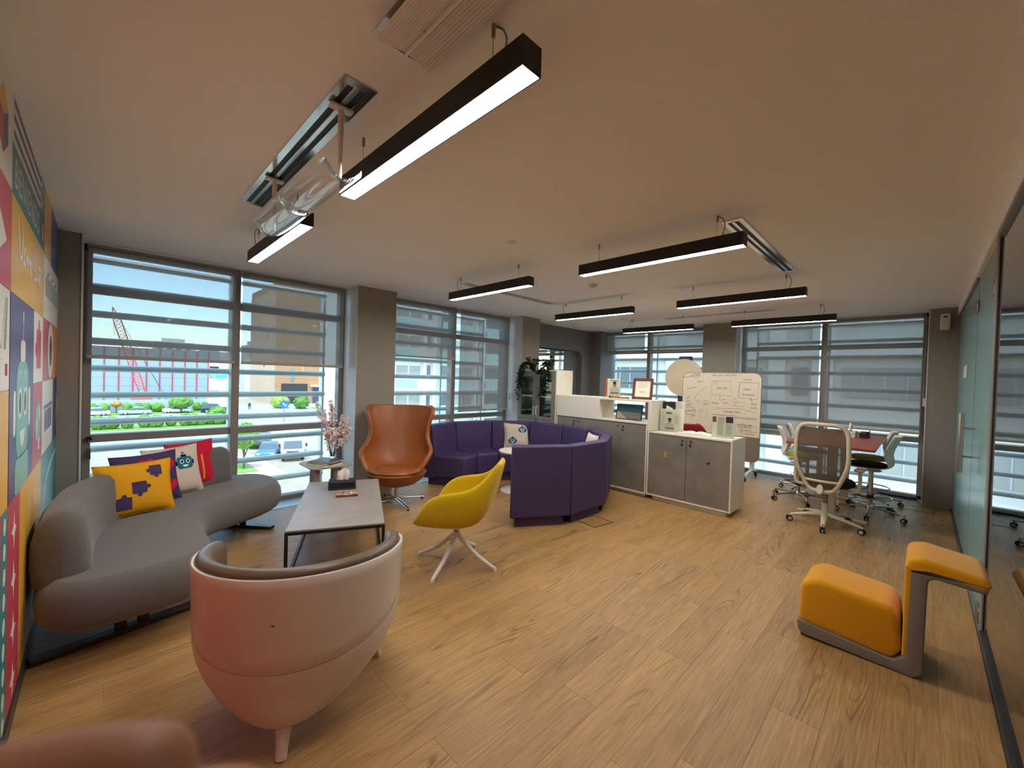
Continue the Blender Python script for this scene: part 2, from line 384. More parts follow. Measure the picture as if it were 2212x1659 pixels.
# roller blinds, each a thing of its own
def blind(label, loc, rz, u0, u1, zb, cord=None):
    t = thing('roller_blind', label, 'blind', loc, rz, 'grey roller blinds at the windows')
    MB().cyl((u0, 0, H-.035), (u1, 0, H-.035), .026, n=14).obj('roller', 'blind_bar', t, smooth=40)
    MB().box2((u0+.005, -.0245, zb), (u1-.005, -.0255, H-.03)).obj('fabric', 'blind_cloth', t)
    MB().box2((u0+.003, -.034, zb-.026), (u1-.003, -.016, zb+.004)).obj('bottom_bar', 'blind_bar', t, bevel=.005)
    if cord:
        u, z = cord; MB().tube([(u, -.04, H-.04), (u, -.045, z), (u+.012, -.045, z-.02), (u+.024, -.045, z), (u+.024, -.04, H-.04)], .0018, 5).obj('chain', 'white_plastic', t)
        MB().box2((u-.002, -.06, z-.09), (u+.026, -.03, z+.02)).obj('chain_tensioner', 'white_plastic', t, bevel=.004)
    return t
pm('blind_bar', (176, 168, 156), .6)
blind('half-lowered grey roller blind at the window behind the grey curved sofa', (XW+.15, 0, 0), PI/2, -.11, 1.015, 1.637)
blind('half-lowered grey roller blind over the brown building, left of the wide pillar', (XW+.15, 0, 0), PI/2, 1.065, 2.19, 1.637, (2.195, .95))
blind('short grey roller blind ending above the brown egg chair', (XW+.15, 0, 0), PI/2, 2.75, 3.985, 1.83)
blind('long grey roller blind behind the purple booth', (XW+.15, 0, 0), PI/2, 4.055, 5.17, 1.0, (5.178, 1.25))
blind('short grey roller blind at the far corner window, left of its mullion', (0, YN-.15, 0), 0, -5.2, -4.18, 2.2)
blind('short grey roller blind above the round white board', (0, YN-.15, 0), 0, -4.10, -2.92, 2.2)
blind('long grey roller blind behind the whiteboard', (0, YN-.15, 0), 0, -2.31, -1.175, .74)
blind('long grey roller blind right of the mullion, behind the red table', (0, YN-.15, 0), 0, -1.10, .005, .955, (.012, 1.42))

# ------------------------------------------------------------------ glass partition and door on the right
gp_ = bpy.data.objects.new('wall_right', None); COL.objects.link(gp_); struct(gp_)
MB().box2((.324, YM, .02), (.336, 4.0, 2.54)).obj('pane', 'partition_glass', gp_)
MB().box2((.305, YM, 0), (.355, 4.0, .028)).obj('floor_track', 'alu_dark', gp_, bevel=.003); MB().box2((.305, YM, 2.53), (.355, 4.0, 2.556)).obj('head_track', 'alu_grey', gp_, bevel=.003)
MB().box2((.312, 3.99, 0), (.322, 4.10, 2.556)).obj('post', 'alu_grey', gp_, bevel=.003); MB().box2((.322, 3.99, 0), (.344, 4.04, 2.556)).obj('post', 'black_metal', gp_, bevel=.003)
MB().box2((.324, 5.42, .02), (.336, 7.86, 2.53)).obj('frosted_panel', 'frosted_glass', gp_); MB().box2((.31, 5.42, 2.53), (.35, 7.87, 2.556)).obj('head_track', 'alu_grey', gp_); MB().box2((.31, 5.42, 0), (.35, 7.87, .022)).obj('floor_track', 'alu_dark', gp_)
d1 = bpy.data.objects.new('door_1', None); COL.objects.link(d1); struct(d1)
MB().box2((.325, 4.11, .012), (.335, 5.40, 2.54)).obj('leaf', 'frosted_glass', d1)
MB().box2((.31, 4.14, 2.20), (.35, 4.26, 2.30)).obj('hinge', 'steel', d1, bevel=.006); MB().box2((.31, 4.16, 0.0), (.35, 4.34, .09)).obj('hinge', 'steel', d1, bevel=.006)
MB().box2((.31, 5.30, 2.24), (.35, 5.48, 2.34)).obj('hinge', 'steel', d1, bevel=.006)
hd = MB().cyl((.245, 5.2, .86), (.245, 5.2, 1.37), .019, n=16).obj('handle', 'chrome', d1, smooth=40)
for z in (1.0, 1.24): MB().cyl((.245, 5.2, z), (.326, 5.2, z), .009, n=10).obj('handle_standoff', 'chrome', hd, smooth=40)
st = MB().box2((.318, 6.3, 1.70), (.322, 6.75, 1.83)).obj('sticker', 'white_plastic', gp_)

# ------------------------------------------------------------------ linear pendant lamps
emis('lamp_lens', (255, 249, 240), LAMP_STRENGTH)
pm('lamp_black', (24, 22, 22), .5)
def lamp_proto():
    t = thing('pendant_lamp', 'x', 'lamp', (0, 0, 0), 0, 'black linear pendant lamps')
    L, W, Hh = 1.24, .078, .085
    hb = MB(); hb.box2((-L/2, -W/2, .012), (L/2, W/2, Hh)); hb.box2((-L/2, -W/2, 0), (L/2, -W/2+.004, .013)); hb.box2((-L/2, W/2-.004, 0), (L/2, W/2, .013))
    hb.box2((-L/2, -W/2, 0), (-L/2+.003, W/2, .013)); hb.box2((L/2-.003, -W/2, 0), (L/2, W/2, .013))
    hb.obj('housing', 'lamp_black', t)
    MB().box2((-L/2+.003, -W/2+.004, .003), (L/2-.003, W/2-.004, .011)).obj('diffuser', 'lamp_lens', t)
    top = H-2.42
    for s in (-1, 1):
        c = MB().cyl((s*.45, 0, Hh), (s*.45, 0, top-.035), .0012, n=6).obj('suspension_wire', 'steel', t)
        MB().cyl((s*.45, 0, top-.04), (s*.45, 0, top), .0065, n=10).obj('wire_gripper', 'steel', c, smooth=40)
    MB().tube(spline([(.45, .012, top), (.475, .02, top-.02), (.49, .02, top-.06), (.485, .012, Hh+.03), (.47, .005, Hh)], 5), .0035, 6).obj('power_cable', 'steel', t, smooth=60)
    return t
lp = lamp_proto()
rows = (.85, 2.83, 4.75, 6.68)
lampl = {(0, 0): 'largest black pendant lamp, nearest to the camera', (0, 1): 'black pendant lamp over the grey curved sofa, under the clear acrylic deflector',
         (1, 0): 'black pendant lamp whose right end meets the long ceiling vent', (1, 1): 'black pendant lamp above the brown egg chair and window',
         (2, 0): 'black pendant lamp above the whiteboard, second from the red table', (2, 1): 'black pendant lamp above the purple booth and tall cabinet',
         (3, 0): 'farthest black pendant lamp on the right, before the red table window', (3, 1): 'farthest black pendant lamp on the left, above the corner window'}
for i, y in enumerate(rows):
    for j, (x, rz) in enumerate(((-1.43, 0), (-3.24, PI))):
        o = lp if (i, j) == (0, 0) else dup(lp, (0, 0, 0), 0)
        o.location = (x, y, 2.42); o.rotation_euler = (0, 0, rz); o['label'] = lampl[(i, j)]

# ------------------------------------------------------------------ slot diffusers and ceiling devices
def slot(label, x0, x1, y0, y1, along='x', mat='chrome', two=True):
    t = thing('air_diffuser', label, 'vent', ((x0+x1)/2, (y0+y1)/2, H), 0 if along == 'x' else PI/2, 'slot air diffusers in the ceiling')
    L, W = (x1-x0, y1-y0) if along == 'x' else (y1-y0, x1-x0)
    f = MB(); a, b = L/2, W/2; i = .03
    f.box2((-a, -b, -.006), (a, -b+i, 0)); f.box2((-a, b-i, -.006), (a, b, 0)); f.box2((-a, -b+i, -.006), (-a+i*1.4, b-i, 0)); f.box2((a-i*1.4, -b+i, -.006), (a, b-i, 0))
    f.obj('flange', mat, t); MB().box2((-a+.03, -b+i*.8, -.002), (a-.03, b-i*.8, -.0005)).obj('slot_throat', 'black_plastic', t)
    q = (W-2*i)
    MB().box2((-a+.03, -q*.16, -.009), (a-.03, q*.16, 0)).obj('blade', mat, t, bevel=.003)
    return t
slot('slot diffuser with clear deflector, beside the largest pendant lamp', -3.17, -1.535, .615, .745, mat='alu_bright' if 'alu_bright' in MATS else 'chrome')
slot('slot diffuser at the top edge, nearest the camera', -1.285, .20, .60, .76, mat='chrome')
slot('slot diffuser beyond the right end of the second pendant lamp', -1.0, -.87, 2.95, 4.62, 'y')
slot('slot diffuser behind the lamp above the egg chair', -3.93, -3.80, 3.0, 4.64, 'y', mat='white_metal')
slot('thin slot diffuser between the two farthest lamps', -3.16, -1.55, 6.78, 6.90, mat='white_metal')
def deflector(label, x0, x1, y0, y1, z, rods, sag=.055):
    t = thing('air_deflector', label, 'deflector', ((x0+x1)/2, (y0+y1)/2, z))
    L, W = x1-x0, y1-y0
    for s in (-1, 1):
        sh = MB(); rings = []
        n = 10; m = 12
        for i in range(n+1):
            u = i/n*L/2*s
            edge = max(0.0, abs(u)/(L/2)-.86)/.14
            wd = W/2*(1-.22*edge**2.2)
            rings.append([(u, wd*(-1+2*k/m), -sag*(1-(-1+2*k/m)**2)+sag*.4) for k in range(m+1)])
        sh.loft(rings, cap=False, closed=False)
        sh.obj('clear_panel', 'clear_acrylic', t, smooth=180, solid=.004)
    for x in rods:
        r = x-(x0+x1)/2
        q = MB().tube([(r, 0, 0-sag*.4), (r, 0, .08), (r, 0, .081), (r, 0, .15), (r, 0, .151), (r, 0, H-z-.013)], [.008, .008, .010, .010, .012, .012], 10).obj('support_rod', 'white_plastic', t, smooth=40)
        MB().box2((r-.02, -.045, H-z-.024), (r+.02, .045, H-z-.012)).obj('bracket', 'white_plastic', q, bevel=.003)
    return t
def acrylic():
    m = glassy('clear_acrylic', (250, 252, 252), 1.49, .0, .0)
acrylic()
deflector('clear curved acrylic air deflector hanging under the slot diffuser', -2.74, -1.68, .585, .775, 2.37, (-1.72, -2.64))
# second deflector film close under the nearest diffuser
t = thing('air_deflector', 'ribbed plastic deflector sheet under the diffuser at the top edge', 'deflector', (-.62, .69, H-.045))
mb = MB(); rings = []
for i in range(2):
    u = (-.62 if i == 0 else .62); rings.append([(u, -.10+.2*k/40, .006*math.cos(PI*(-1+2*k/40))+.0022*math.cos(k*PI)) for k in range(41)])
mb.loft(rings, cap=False, closed=False); mb.obj('ribbed_sheet', 'ribbed_plastic' if 'ribbed_plastic' in MATS else pm('ribbed_plastic', (226, 224, 218), .35), t, solid=.002)
MB().box2((-.62, -.004, -.012), (.62, .004, -.007)).obj('edge_strip', pm('bright_strip', (250, 248, 240), .3), t)
for x in (-.5, .5): MB().cyl((x, 0, 0), (x, 0, .033), .006, n=8).obj('support_rod', 'white_plastic', t)
sm = thing('smoke_detector', 'white smoke detector on the ceiling between the lamps', 'smoke detector', (-2.70, 3.96, H))
MB().lathe([(.052, 0), (.052, -.012), (.05, -.016)], 24).obj('base', 'white_plastic', sm, smooth=40); MB().lathe([(.042, -.016), (.042, -.026), (.034, -.04), (.02, -.046), (.001, -.047)], 24).obj('chamber', 'white_plastic', sm, smooth=40)
cp = thing('ceiling_cap', 'flat white round cap on the ceiling beside the largest lamp', 'ceiling cap', (-2.39, 2.33, H)); MB().lathe([(.042, 0), (.042, -.004), (.038, -.006), (.001, -.007)], 24).obj('plate', 'white_plastic', cp, smooth=40)

# ------------------------------------------------------------------ mural on the left wall (printed panels)
for nme, c in dict(m_white=(228, 222, 208), m_red=(196, 62, 84), m_yellow=(226, 170, 58), m_purple=(84, 70, 128), m_teal=(52, 134, 140), m_orange=(222, 132, 60), m_tealp=(118, 178, 170), m_grey=(150, 160, 158), m_navy=(52, 48, 92)).items():
    pm(nme, c, .38, spec=.5)
MU = Matrix(((-1, 0, 0, 0), (0, 0, 1, YM), (0, 1, 0, 0), (0, 0, 0, 1)))     # local x = -world x, local y = world z, local z = into the room
LAY = [0]
def mpanel(x0, x1, z0, z1, mat):
    mb = MB(); mb.M = MU; mb.box2((x0, z0, 0), (x1-.003, z1-.003, .003)); return mb.obj('mural_panel', mat, wm)
def mmotif(poly, mat, k=1): return decal('mural_motif', poly, mat, wm, MU @ Matrix.Translation((0, 0, .003+.0004*k)), .0004)
C1, C2, C3, C4, C5 = 2.62, 3.42, 3.90, 4.66, 5.36
r0, r1, r2, r3, r4, r5 = 2.65, 2.45, 2.245, 1.84, 1.44, .965
mpanel(.0, C1, r2, r0, 'm_white'); mpanel(.0, C1, r3, r2, 'm_red'); mpanel(0, C1, r4, r3, 'm_white'); mpanel(.0, C1, r5, r4, 'm_yellow')
mpanel(0, 2.46, .03, r5, 'm_red'); mpanel(2.46, 2.61, .03, r5, 'm_teal'); mpanel(2.61, 2.96, .03, r5, 'm_red'); mpanel(2.96, 3.88, .03, r5, 'm_yellow'); mpanel(3.88, C5, .03, r5, 'm_teal')
mpanel(C1, 3.66, r1, r0, 'm_white'); mpanel(C1, 3.66, r2, r1, 'm_teal'); mpanel(3.66, C3, r2, r1, 'm_purple'); mpanel(3.66, C3, r1, r0, 'm_teal'); mpanel(C3, 4.36, r2, r0, 'm_yellow'); mpanel(4.36, 4.92, r2, r0, 'm_purple'); mpanel(4.92, C5, r2, r0, 'm_teal')
mpanel(C1, C3, r3, r2, 'm_yellow'); mpanel(C3, C5, r3, r2, 'm_white')
mpanel(C1-.02, C2, r5, r3, 'm_purple'); mpanel(C2, C3, r4, r3, 'm_white'); mpanel(C2, C3, r5, r4, 'm_red'); mpanel(C3, 4.6, r4, r3, 'm_red'); mpanel(4.6, C5, r4, r3, 'm_orange'); mpanel(C3, C4, r5, r4, 'm_white'); mpanel(C4, C5, r5, r4, 'm_navy')
for z in (2.615, 2.553, 2.49): mmotif([(2.65, z-.014), (3.64, z-.014), (3.64, z+.014), (2.65, z+.014)], 'm_purple')
lettering('BIENVENIDO', .175, 'm_white', wm, MU @ Matrix.Translation((3.15, 2.335, .0036)), 'mural_lettering', sx=.92)
mmotif([(2.30, 2.50), (2.40, 2.57), (2.50, 2.50), (2.50, 2.38), (2.40, 2.32), (2.30, 2.38)], 'm_yellow'); mmotif([(2.40, 2.46), (2.50, 2.50), (2.50, 2.38), (2.40, 2.32)], 'm_purple', 2); mmotif([(2.30, 2.48), (2.40, 2.46), (2.40, 2.32), (2.30, 2.38)], 'm_red', 2)
mmotif([(2.1, 2.245), (2.5, 2.02), (2.1, 1.86)], 'm_white')
# arabic greeting, brushed strokes
S = lambda L: [[(3.88-1.12*p[0]*.97, 2.045+.2*p[1]) for p in l] for l in L]     # p in 0..1 x -1..1 ; reads right to left, wall seen with local x growing to the right
ar_l = [spline([(.04, .55, 0), (.05, .1, 0), (.06, -.45, 0)], 4), spline([(.10, .2, 0), (.16, .3, 0), (.2, 0, 0), (.13, -.2, 0), (.11, .05, 0), (.2, -.15, 0), (.3, -.2, 0)], 4), spline([(.3, .75, 0), (.31, .2, 0), (.3, -.2, 0), (.37, -.3, 0)], 4), spline([(.4, .8, 0), (.38, .2, 0), (.36, -.2, 0)], 4),
        spline([(.46, -.1, 0), (.5, .1, 0), (.53, -.1, 0), (.48, -.25, 0), (.47, -.6, 0), (.42, -.85, 0)], 4), spline([(.54, -.1, 0), (.58, .1, 0), (.6, -.1, 0), (.64, .1, 0), (.66, -.1, 0), (.7, .25, 0), (.74, -.05, 0), (.69, -.2, 0), (.78, -.2, 0)], 4), spline([(.78, .8, 0), (.79, .1, 0), (.82, -.2, 0), (.88, -.1, 0)], 4), spline([(.92, .85, 0), (.88, .2, 0), (.86, -.2, 0)], 4)]
mb = MB(); mb.M = MU @ Matrix.Translation((0, 0, .0038))
for l in ar_l: mb.tube([(2.70+1.1*(1-p[0]), 2.05+.17*p[1], 0) for p in l], [.006+.010*abs(math.sin(3*i/len(l)+.4)) for i in range(len(l))], 5, flat=(1, .06))
mb.obj('mural_lettering', 'm_white', wm)
strokes('mural_lettering', [[(4.02+.1*k+dx, 1.99), (4.02+.1*k+dx, 2.11)] for k in range(10) for dx in (0, .035)] + [[(4.02+.1*k, 2.11-.06*(k % 3)), (4.06+.1*k, 2.0+.1*(k % 2))] for k in range(10)] + [[(4.12+.28*k, 2.13), (4.14+.28*k, 2.15)] for k in range(4)], .008, 'm_grey', wm, MU @ Matrix.Translation((0, 0, .002)))
# arcs, disc and dots in the upper right panels
for z in (2.30, 2.42, 2.54):
    mb = MB(); mb.M = MU @ Matrix.Translation((0, 0, .0036)); mb.tube([(4.63+.2*math.cos(a), z+.10*math.sin(a), 0) for a in [PI*k/12 for k in range(13)]], .006, 4, flat=(1, .1)); mb.obj('mural_motif', 'm_grey', wm)
mmotif(circ(.055, 20, 3.78, 2.34), 'm_yellow'); mmotif([(3.72+.055*math.cos(a), 2.55+.075*math.sin(a)) for a in [2*PI*k/20 for k in range(20)]], 'm_white'); mmotif([(3.72+.035*math.cos(a), 2.55+.05*math.sin(a)) for a in [2*PI*k/20 for k in range(20)]], 'm_teal', 2)
# robot emblem
RX = 3.0
mmotif(rrect(.40, .44, .10, 6, RX, 1.335), 'm_tealp'); mmotif(rrect(.16, .10, .03, 5, RX, 1.605), 'm_white'); mmotif(rrect(.014, .09, .006, 3, RX, 1.70), 'm_white'); mmotif([(RX+.018*math.cos(a), 1.765+.03*math.sin(a)) for a in [2*PI*k/14 for k in range(14)]], 'm_white')
for s in (-1, 1):
    mmotif(rrect(.07, .20, .03, 5, RX+s*.25, 1.33), 'm_white'); mmotif([(RX+s*.085+.062*math.cos(a), 1.365+.072*math.sin(a)) for a in [2*PI*k/20 for k in range(20)]], 'm_white', 2); mmotif([(RX+s*.085+.034*math.cos(a), 1.365+.05*math.sin(a)) for a in [2*PI*k/20 for k in range(20)]], 'm_navy', 3)
    mb = MB(); mb.M = MU @ Matrix.Translation((0, 0, .0042)); mb.tube([(RX+s*.085+.05*math.cos(a), 1.475+.035*math.sin(a), 0) for a in [PI*k/8 for k in range(9)]], .004, 4, flat=(1, .1)); mb.obj('mural_motif', 'm_white', wm)
mmotif([(RX-.09, 1.235), (RX+.09, 1.235), (RX+.06, 1.18), (RX, 1.15), (RX-.06, 1.18)], 'm_white', 2)
mmotif(rrect(.44, .16, .05, 5, RX, 1.04), 'm_tealp')
def puzzle(cx, cy, s, tabs):
    """puzzle-piece outline: square with round tabs; tabs = directions among 'l r t b'"""
    P = []; h = s/2; r = s*.17
    def edge(a, b, d, on):
        ax, ay = a; bx, by = b; P.append(a)
        if on:
            mx, my = (ax+bx)/2, (ay+by)/2; tx, ty = (bx-ax)/s, (by-ay)/s
            for k in range(9):
                t = R_(-120+k*30); P.append((mx+tx*r*math.sin(t)+d[0]*(r*.75+r*math.cos(t)), my+ty*r*math.sin(t)+d[1]*(r*.75+r*math.cos(t))))
    edge((cx-h, cy-h), (cx+h, cy-h), (0, -1), 'b' in tabs); edge((cx+h, cy-h), (cx+h, cy+h), (1, 0), 'r' in tabs); edge((cx+h, cy+h), (cx-h, cy+h), (0, 1), 't' in tabs); edge((cx-h, cy+h), (cx-h, cy-h), (-1, 0), 'l' in tabs)
    return P
mmotif(puzzle(3.67, 1.63, .22, 'tl'), 'm_red'); mmotif(puzzle(3.66, 1.20, .2, 'lt'), 'm_tealp'); mmotif([(3.58, 1.28), (3.62, 1.2), (3.60, 1.1), (3.57, 1.12)], 'm_white', 2); mmotif([(3.74, 1.32), (3.77, 1.25), (3.74, 1.18), (3.71, 1.25)], 'm_white', 2); mmotif([(3.70, 1.12), (3.76, 1.10), (3.74, 1.03), (3.66, 1.05)], 'm_white', 2)
mmotif([(4.42+.21*math.cos(a), 1.64+.195*math.sin(a)) for a in [2*PI*k/32 for k in range(32)]], 'm_white', 2); mmotif([(4.42+.10*math.cos(a), 1.64+.11*math.sin(a)) for a in [2*PI*k/24 for k in range(24)]], 'm_navy', 3)
mmotif([(4.05, 1.74), (4.12, 1.60), (4.05, 1.5), (3.98, 1.60)], 'm_orange', 1); mmotif([(4.06, 1.70), (4.09, 1.62), (4.05, 1.56), (4.02, 1.62)], 'm_purple', 2)
for k in range(7): mmotif([(4.05+.075*k, 1.10), (4.10+.075*k, 1.10), (4.10+.075*k, 1.24), (4.05+.075*k, 1.24)], 'm_navy' if k % 2 else 'm_purple')
mmotif([(4.0, 1.25), (4.6, 1.25), (4.6, 1.275), (4.0, 1.275)], 'm_purple')
mmotif([(4.95, 1.34), (5.03, 1.20), (4.95, 1.06), (4.98, 1.20)], 'm_white')
# lower band: dots, sparkles, lines
for k in range(9): mmotif([(2.535+.03*math.cos(a), .10+.1*k+.035*math.sin(a)) for a in [2*PI*j/14 for j in range(14)]], 'm_white')
for k in range(4):
    cx, cz = 2.785, .16+.22*k; mmotif([(cx, cz+.085), (cx+.02, cz+.02), (cx+.07, cz), (cx+.02, cz-.02), (cx, cz-.085), (cx-.02, cz-.02), (cx-.07, cz), (cx-.02, cz+.02)], 'm_white')
for k in range(3):
    mb = MB(); mb.M = MU @ Matrix.Translation((0, 0, .0036)); mb.tube([(3.2+.25*k, .1, 0), (3.28+.25*k, .88, 0)], .006, 4, flat=(1, .1)); mb.tube([(3.36+.25*k, .1, 0), (3.28+.25*k, .88, 0)], .006, 4, flat=(1, .1)); mb.obj('mural_motif', 'm_white', wm)
mb = MB(); mb.M = MU @ Matrix.Translation((0, 0, .0036)); mb.tube([(p.x, p.y, 0) for p in spline([(3.95, .5, 0), (4.2, .74, 0), (4.6, .83, 0), (5.2, .86, 0)], 5)], .012, 4, flat=(1, .1)); mb.obj('mural_motif', 'm_white', wm)
cx, cz = 2.30, 1.20; mmotif([(cx+.1*(1 if k % 2 else .3)*math.cos(2*PI*k/16), cz+.1*(1 if k % 2 else .3)*math.sin(2*PI*k/16)) for k in range(16)], 'm_orange')
strokes('mural_lettering', [spline([(2.2, 1.6, 0), (2.3, 1.75, 0), (2.36, 1.6, 0), (2.45, 1.7, 0), (2.5, 1.8, 0), (2.47, 1.6, 0)], 4), [(2.42, 1.56), (2.5, 1.55)]], .006, 'm_grey', wm, MU @ Matrix.Translation((0, 0, .002)))
struct(MB().box2((-5.02, YM, 0), (.32, YM+.012, .07)).obj('baseboard_left', 'alu_dark'))
# small framed photo card hanging at the left picture edge

# ------------------------------------------------------------------ seating materials
pm('sofa_grey', (104, 100, 97), .95, var=.10, vscale=60, bump=.35, bscale=500, sheen=.25, spec=.15)
pm('leather_tan', (150, 86, 38), .42, var=.18, vscale=4, bump=.1, bscale=250, spec=.5)
pm('leather_tan_edge', (120, 68, 32), .5)
pm('leather_brown', (96, 78, 64), .4, var=.1, vscale=5, bump=.1, bscale=250)
pm('shell_white', (216, 206, 196), .32, coat=.25)
pm('mustard', (206, 172, 16), .95, var=.06, vscale=40, bump=.4, bscale=700, sheen=.2, spec=.15)
pm('purple_vinyl', (66, 49, 94), .55, var=.05, vscale=8, bump=.06, bscale=400)
pm('amber_wool', (216, 150, 10), .95, var=.06, vscale=60, bump=.4, bscale=700, sheen=.3, spec=.12)
pm('grey_wool', (128, 118, 108), .95, var=.06, vscale=60, bump=.4, bscale=700, sheen=.2, spec=.12)
pm('slate_top', (154, 147, 140), .42, var=.22, vscale=7, bump=.04, bscale=60)
def sheet(rows, n=16, pw=1.0, py=1.0):
    """upholstered shell as one sheet; rows = (xc, zc, xe, ze, hw): centre line and edge line of each cross section"""
    rings = []
    for xc, zc, xe, ze, hw in rows:
        R = []
        for k in range(n+1):
            u = -1+2*k/n; t = 1-math.cos(u*PI/2); t = t**pw
            R.append((xc+(xe-xc)*t, hw*math.copysign(abs(math.sin(u*PI/2))**py, u), zc+(ze-zc)*t))
        rings.append(R)
    return rings

# ------------------------------------------------------------------ grey curved sofa
sf = thing('curved_sofa', 'grey curved fabric sofa with wraparound back against the mural', 'sofa', (0, 0, 0))
seat_pts = [(-2.965, -.11), (-2.94, .12), (-2.99, .38), (-3.15, .515), (-3.45, .545), (-3.78, .55), (-4.02, .64), (-4.18, .86), (-4.32, 1.10), (-4.50, 1.27), (-4.78, 1.33), (-5.05, 1.24), (-5.16, 1.02), (-5.05, .72), (-4.82, .42), (-4.52, .12), (-4.22, -.10), (-3.85, -.215), (-3.45, -.25), (-3.10, -.225)]
sp_ = [(p.x, p.y) for p in spline([(x, y, 0) for x, y in seat_pts], 5, True)]
mb = MB(); rings = []
# sp_ runs counter-clockwise when seen from above
area = sum(a[0]*b[1]-b[0]*a[1] for a, b in zip(sp_, sp_[1:]+sp_[:1]))
sg = 1 if area > 0 else -1
for d, z in ((.076, .1748), (.07, .175), (.03, .205), (.005, .245), (0, .30), (.006, .36), (.03, .405), (.07, .438), (.076, .4384)):
    rings.append([(x, y, z) for x, y in ofs(sp_, sg*d)])
mb.loft(rings); mb.obj('seat', 'sofa_grey', sf, smooth=60)
def sweep_back(path, prof, ends=5):
    """closed cross-section prof (offset, z) swept along a plan path, rounded off at both ends"""
    P = [Vector(p) for p in path]; N = len(P); rings = []
    cz = sum(z for _, z in prof)/len(prof); co = sum(o for o, _ in prof)/len(prof)
    def ring(p, t, s, sh):
        nrm = Vector((-t.y, t.x, 0)); return [tuple(p+t*sh+nrm*(co+(o-co)*s)+Vector((0, 0, cz*0+(z-.40)*(.55+.45*s)+.40))) for o, z in prof]
    T = []
    for i in range(N): T.append((P[min(i+1, N-1)]-P[max(i-1, 0)]).normalized())
    for k in range(ends):
        a = PI/2*k/ends; rings.append(ring(P[0], T[0], max(math.sin(a), .05), -.10*math.cos(a)))
    for i in range(N): rings.append(ring(P[i], T[i], 1, 0))
    for k in range(ends-1, -1, -1):
        a = PI/2*k/ends; rings.append(ring(P[-1], T[-1], max(math.sin(a), .05), .10*math.cos(a)))
    return rings
bp = spline([(-3.22, -.145, 0), (-3.6, -.14, 0), (-3.95, -.085, 0), (-4.25, .06, 0), (-4.53, .28, 0), (-4.80, .55, 0), (-4.96, .84, 0)], 6)
pr = [(.105, .40), (.115, .50), (.11, .62), (.09, .70), (.055, .75), (.0, .772), (-.05, .76), (-.085, .72), (-.105, .62), (-.115, .50), (-.12, .40), (-.06, .36), (.06, .36)]
mb = MB(); mb.loft(sweep_back(bp, pr)); mb.obj('backrest', 'sofa_grey', sf, smooth=60)
for (x, y, a) in ((-3.25, .14, R_(100)), (-4.72, .96, R_(40))):
    lb = MB(); lb.M = Matrix.Translation((x, y, 0)) @ Matrix.Rotation(a, 4, 'Z')
    lb.box((0, 0, .018), (.80 if a > 1 else .72, .065, .028)); lb.box((-.05, 0, .095), (.05, .03, .15)); lb.box((.05, 0, .095), (.05, .03, .15))
    lb.obj('foot_frame', 'bronze' if 'bronze' in MATS else pm('bronze', (74, 60, 52), .35, .6), sf, bevel=.004)

# ------------------------------------------------------------------ cushions
def pz(u, v, t): return t*max(0.0, (1-abs(u)**2.6))**.55*max(0.0, (1-abs(v)**2.6))**.55
def pxy(u, v, w, h): return (w/2*u*(1-.075*(1-v*v)), h/2*v*(1-.075*(1-u*u)))
def cushion(label, w, h, t, mat, M, decs=(), wr=0.5, seed=0):
    rs = random.Random(seed)
    c = thing('cushion', label, 'cushion'); c.matrix_world = M
    n = 22; mb = MB(); ph = [rs.uniform(0, 6) for _ in range(4)]
    def wrk(u, v): return .004*wr*(math.sin(9*v+ph[0])*max(0, u)**3+math.sin(8*v+ph[1])*max(0, -u)**3+math.sin(9*u+ph[2])*abs(v)**3)
    for s in (1, -1):
        g = []
        for i in range(n+1):
            for j in range(n+1):
                u, v = -1+2*i/n, -1+2*j/n; x, y = pxy(u, v, w, h); g.append((x, y, s*(pz(u, v, t)+(wrk(u, v) if abs(u) < 1 and abs(v) < 1 else 0))))
        mb.add(g, [(i*(n+1)+j, (i+1)*(n+1)+j, (i+1)*(n+1)+j+1, i*(n+1)+j+1) for i in range(n) for j in range(n)])
    mb.obj('cover', mat, c, smooth=70, weld=True)
    ring = [(*pxy(math.cos(a)/max(abs(math.cos(a)), abs(math.sin(a))), math.sin(a)/max(abs(math.cos(a)), abs(math.sin(a))), w, h), 0) for a in [2*PI*k/48 for k in range(48)]]
    MB().tube(ring, .0028, 5, closed=True).obj('seam', mat, c, smooth=60)
    for k, (poly, m, lay) in enumerate(decs):
        bm = bmesh.new(); f = bm.faces.new([bm.verts.new((x, y, 0)) for x, y in poly]); bmesh.ops.triangulate(bm, faces=bm.faces[:])
        bmesh.ops.subdivide_edges(bm, edges=bm.edges[:], cuts=3, use_grid_fill=True)
        for v in bm.verts:
            u_ = v.co.x/(w/2); v_ = v.co.y/(h/2); v.co.z = pz(min(1, abs(u_)), min(1, abs(v_)), t)+wrk(u_, v_)+.0016+.0008*lay
        me = bpy.data.meshes.new('print'); bmesh.ops.recalc_face_normals(bm, faces=bm.faces[:]); bm.to_mesh(me); bm.free(); me.materials.append(MATS[m]); link('print', me, c)
    return c
for nme, c in dict(c_yellow=(222, 160, 32), c_purple=(74, 58, 98), c_white=(214, 200, 184), c_red=(206, 32, 62), c_teal=(34, 118, 138), c_navy=(30, 26, 62), c_eye=(240, 238, 232), c_blush=(226, 208, 196)).items():
    pm(nme, c, .9, bump=.2, bscale=600, spec=.15, var=.04, vscale=30)
def heart(cx, cy, s):
    return [(cx+s*.0625*16*math.sin(t)**3, cy+s*.0625*(13*math.cos(t)-5*math.cos(2*t)-2*math.cos(3*t)-math.cos(4*t))) for t in [2*PI*k/26 for k in range(26)]][::-1]
def ell(cx, cy, a, b, n=16): return [(cx+a*math.cos(2*PI*k/n), cy+b*math.sin(2*PI*k/n)) for k in range(n)]
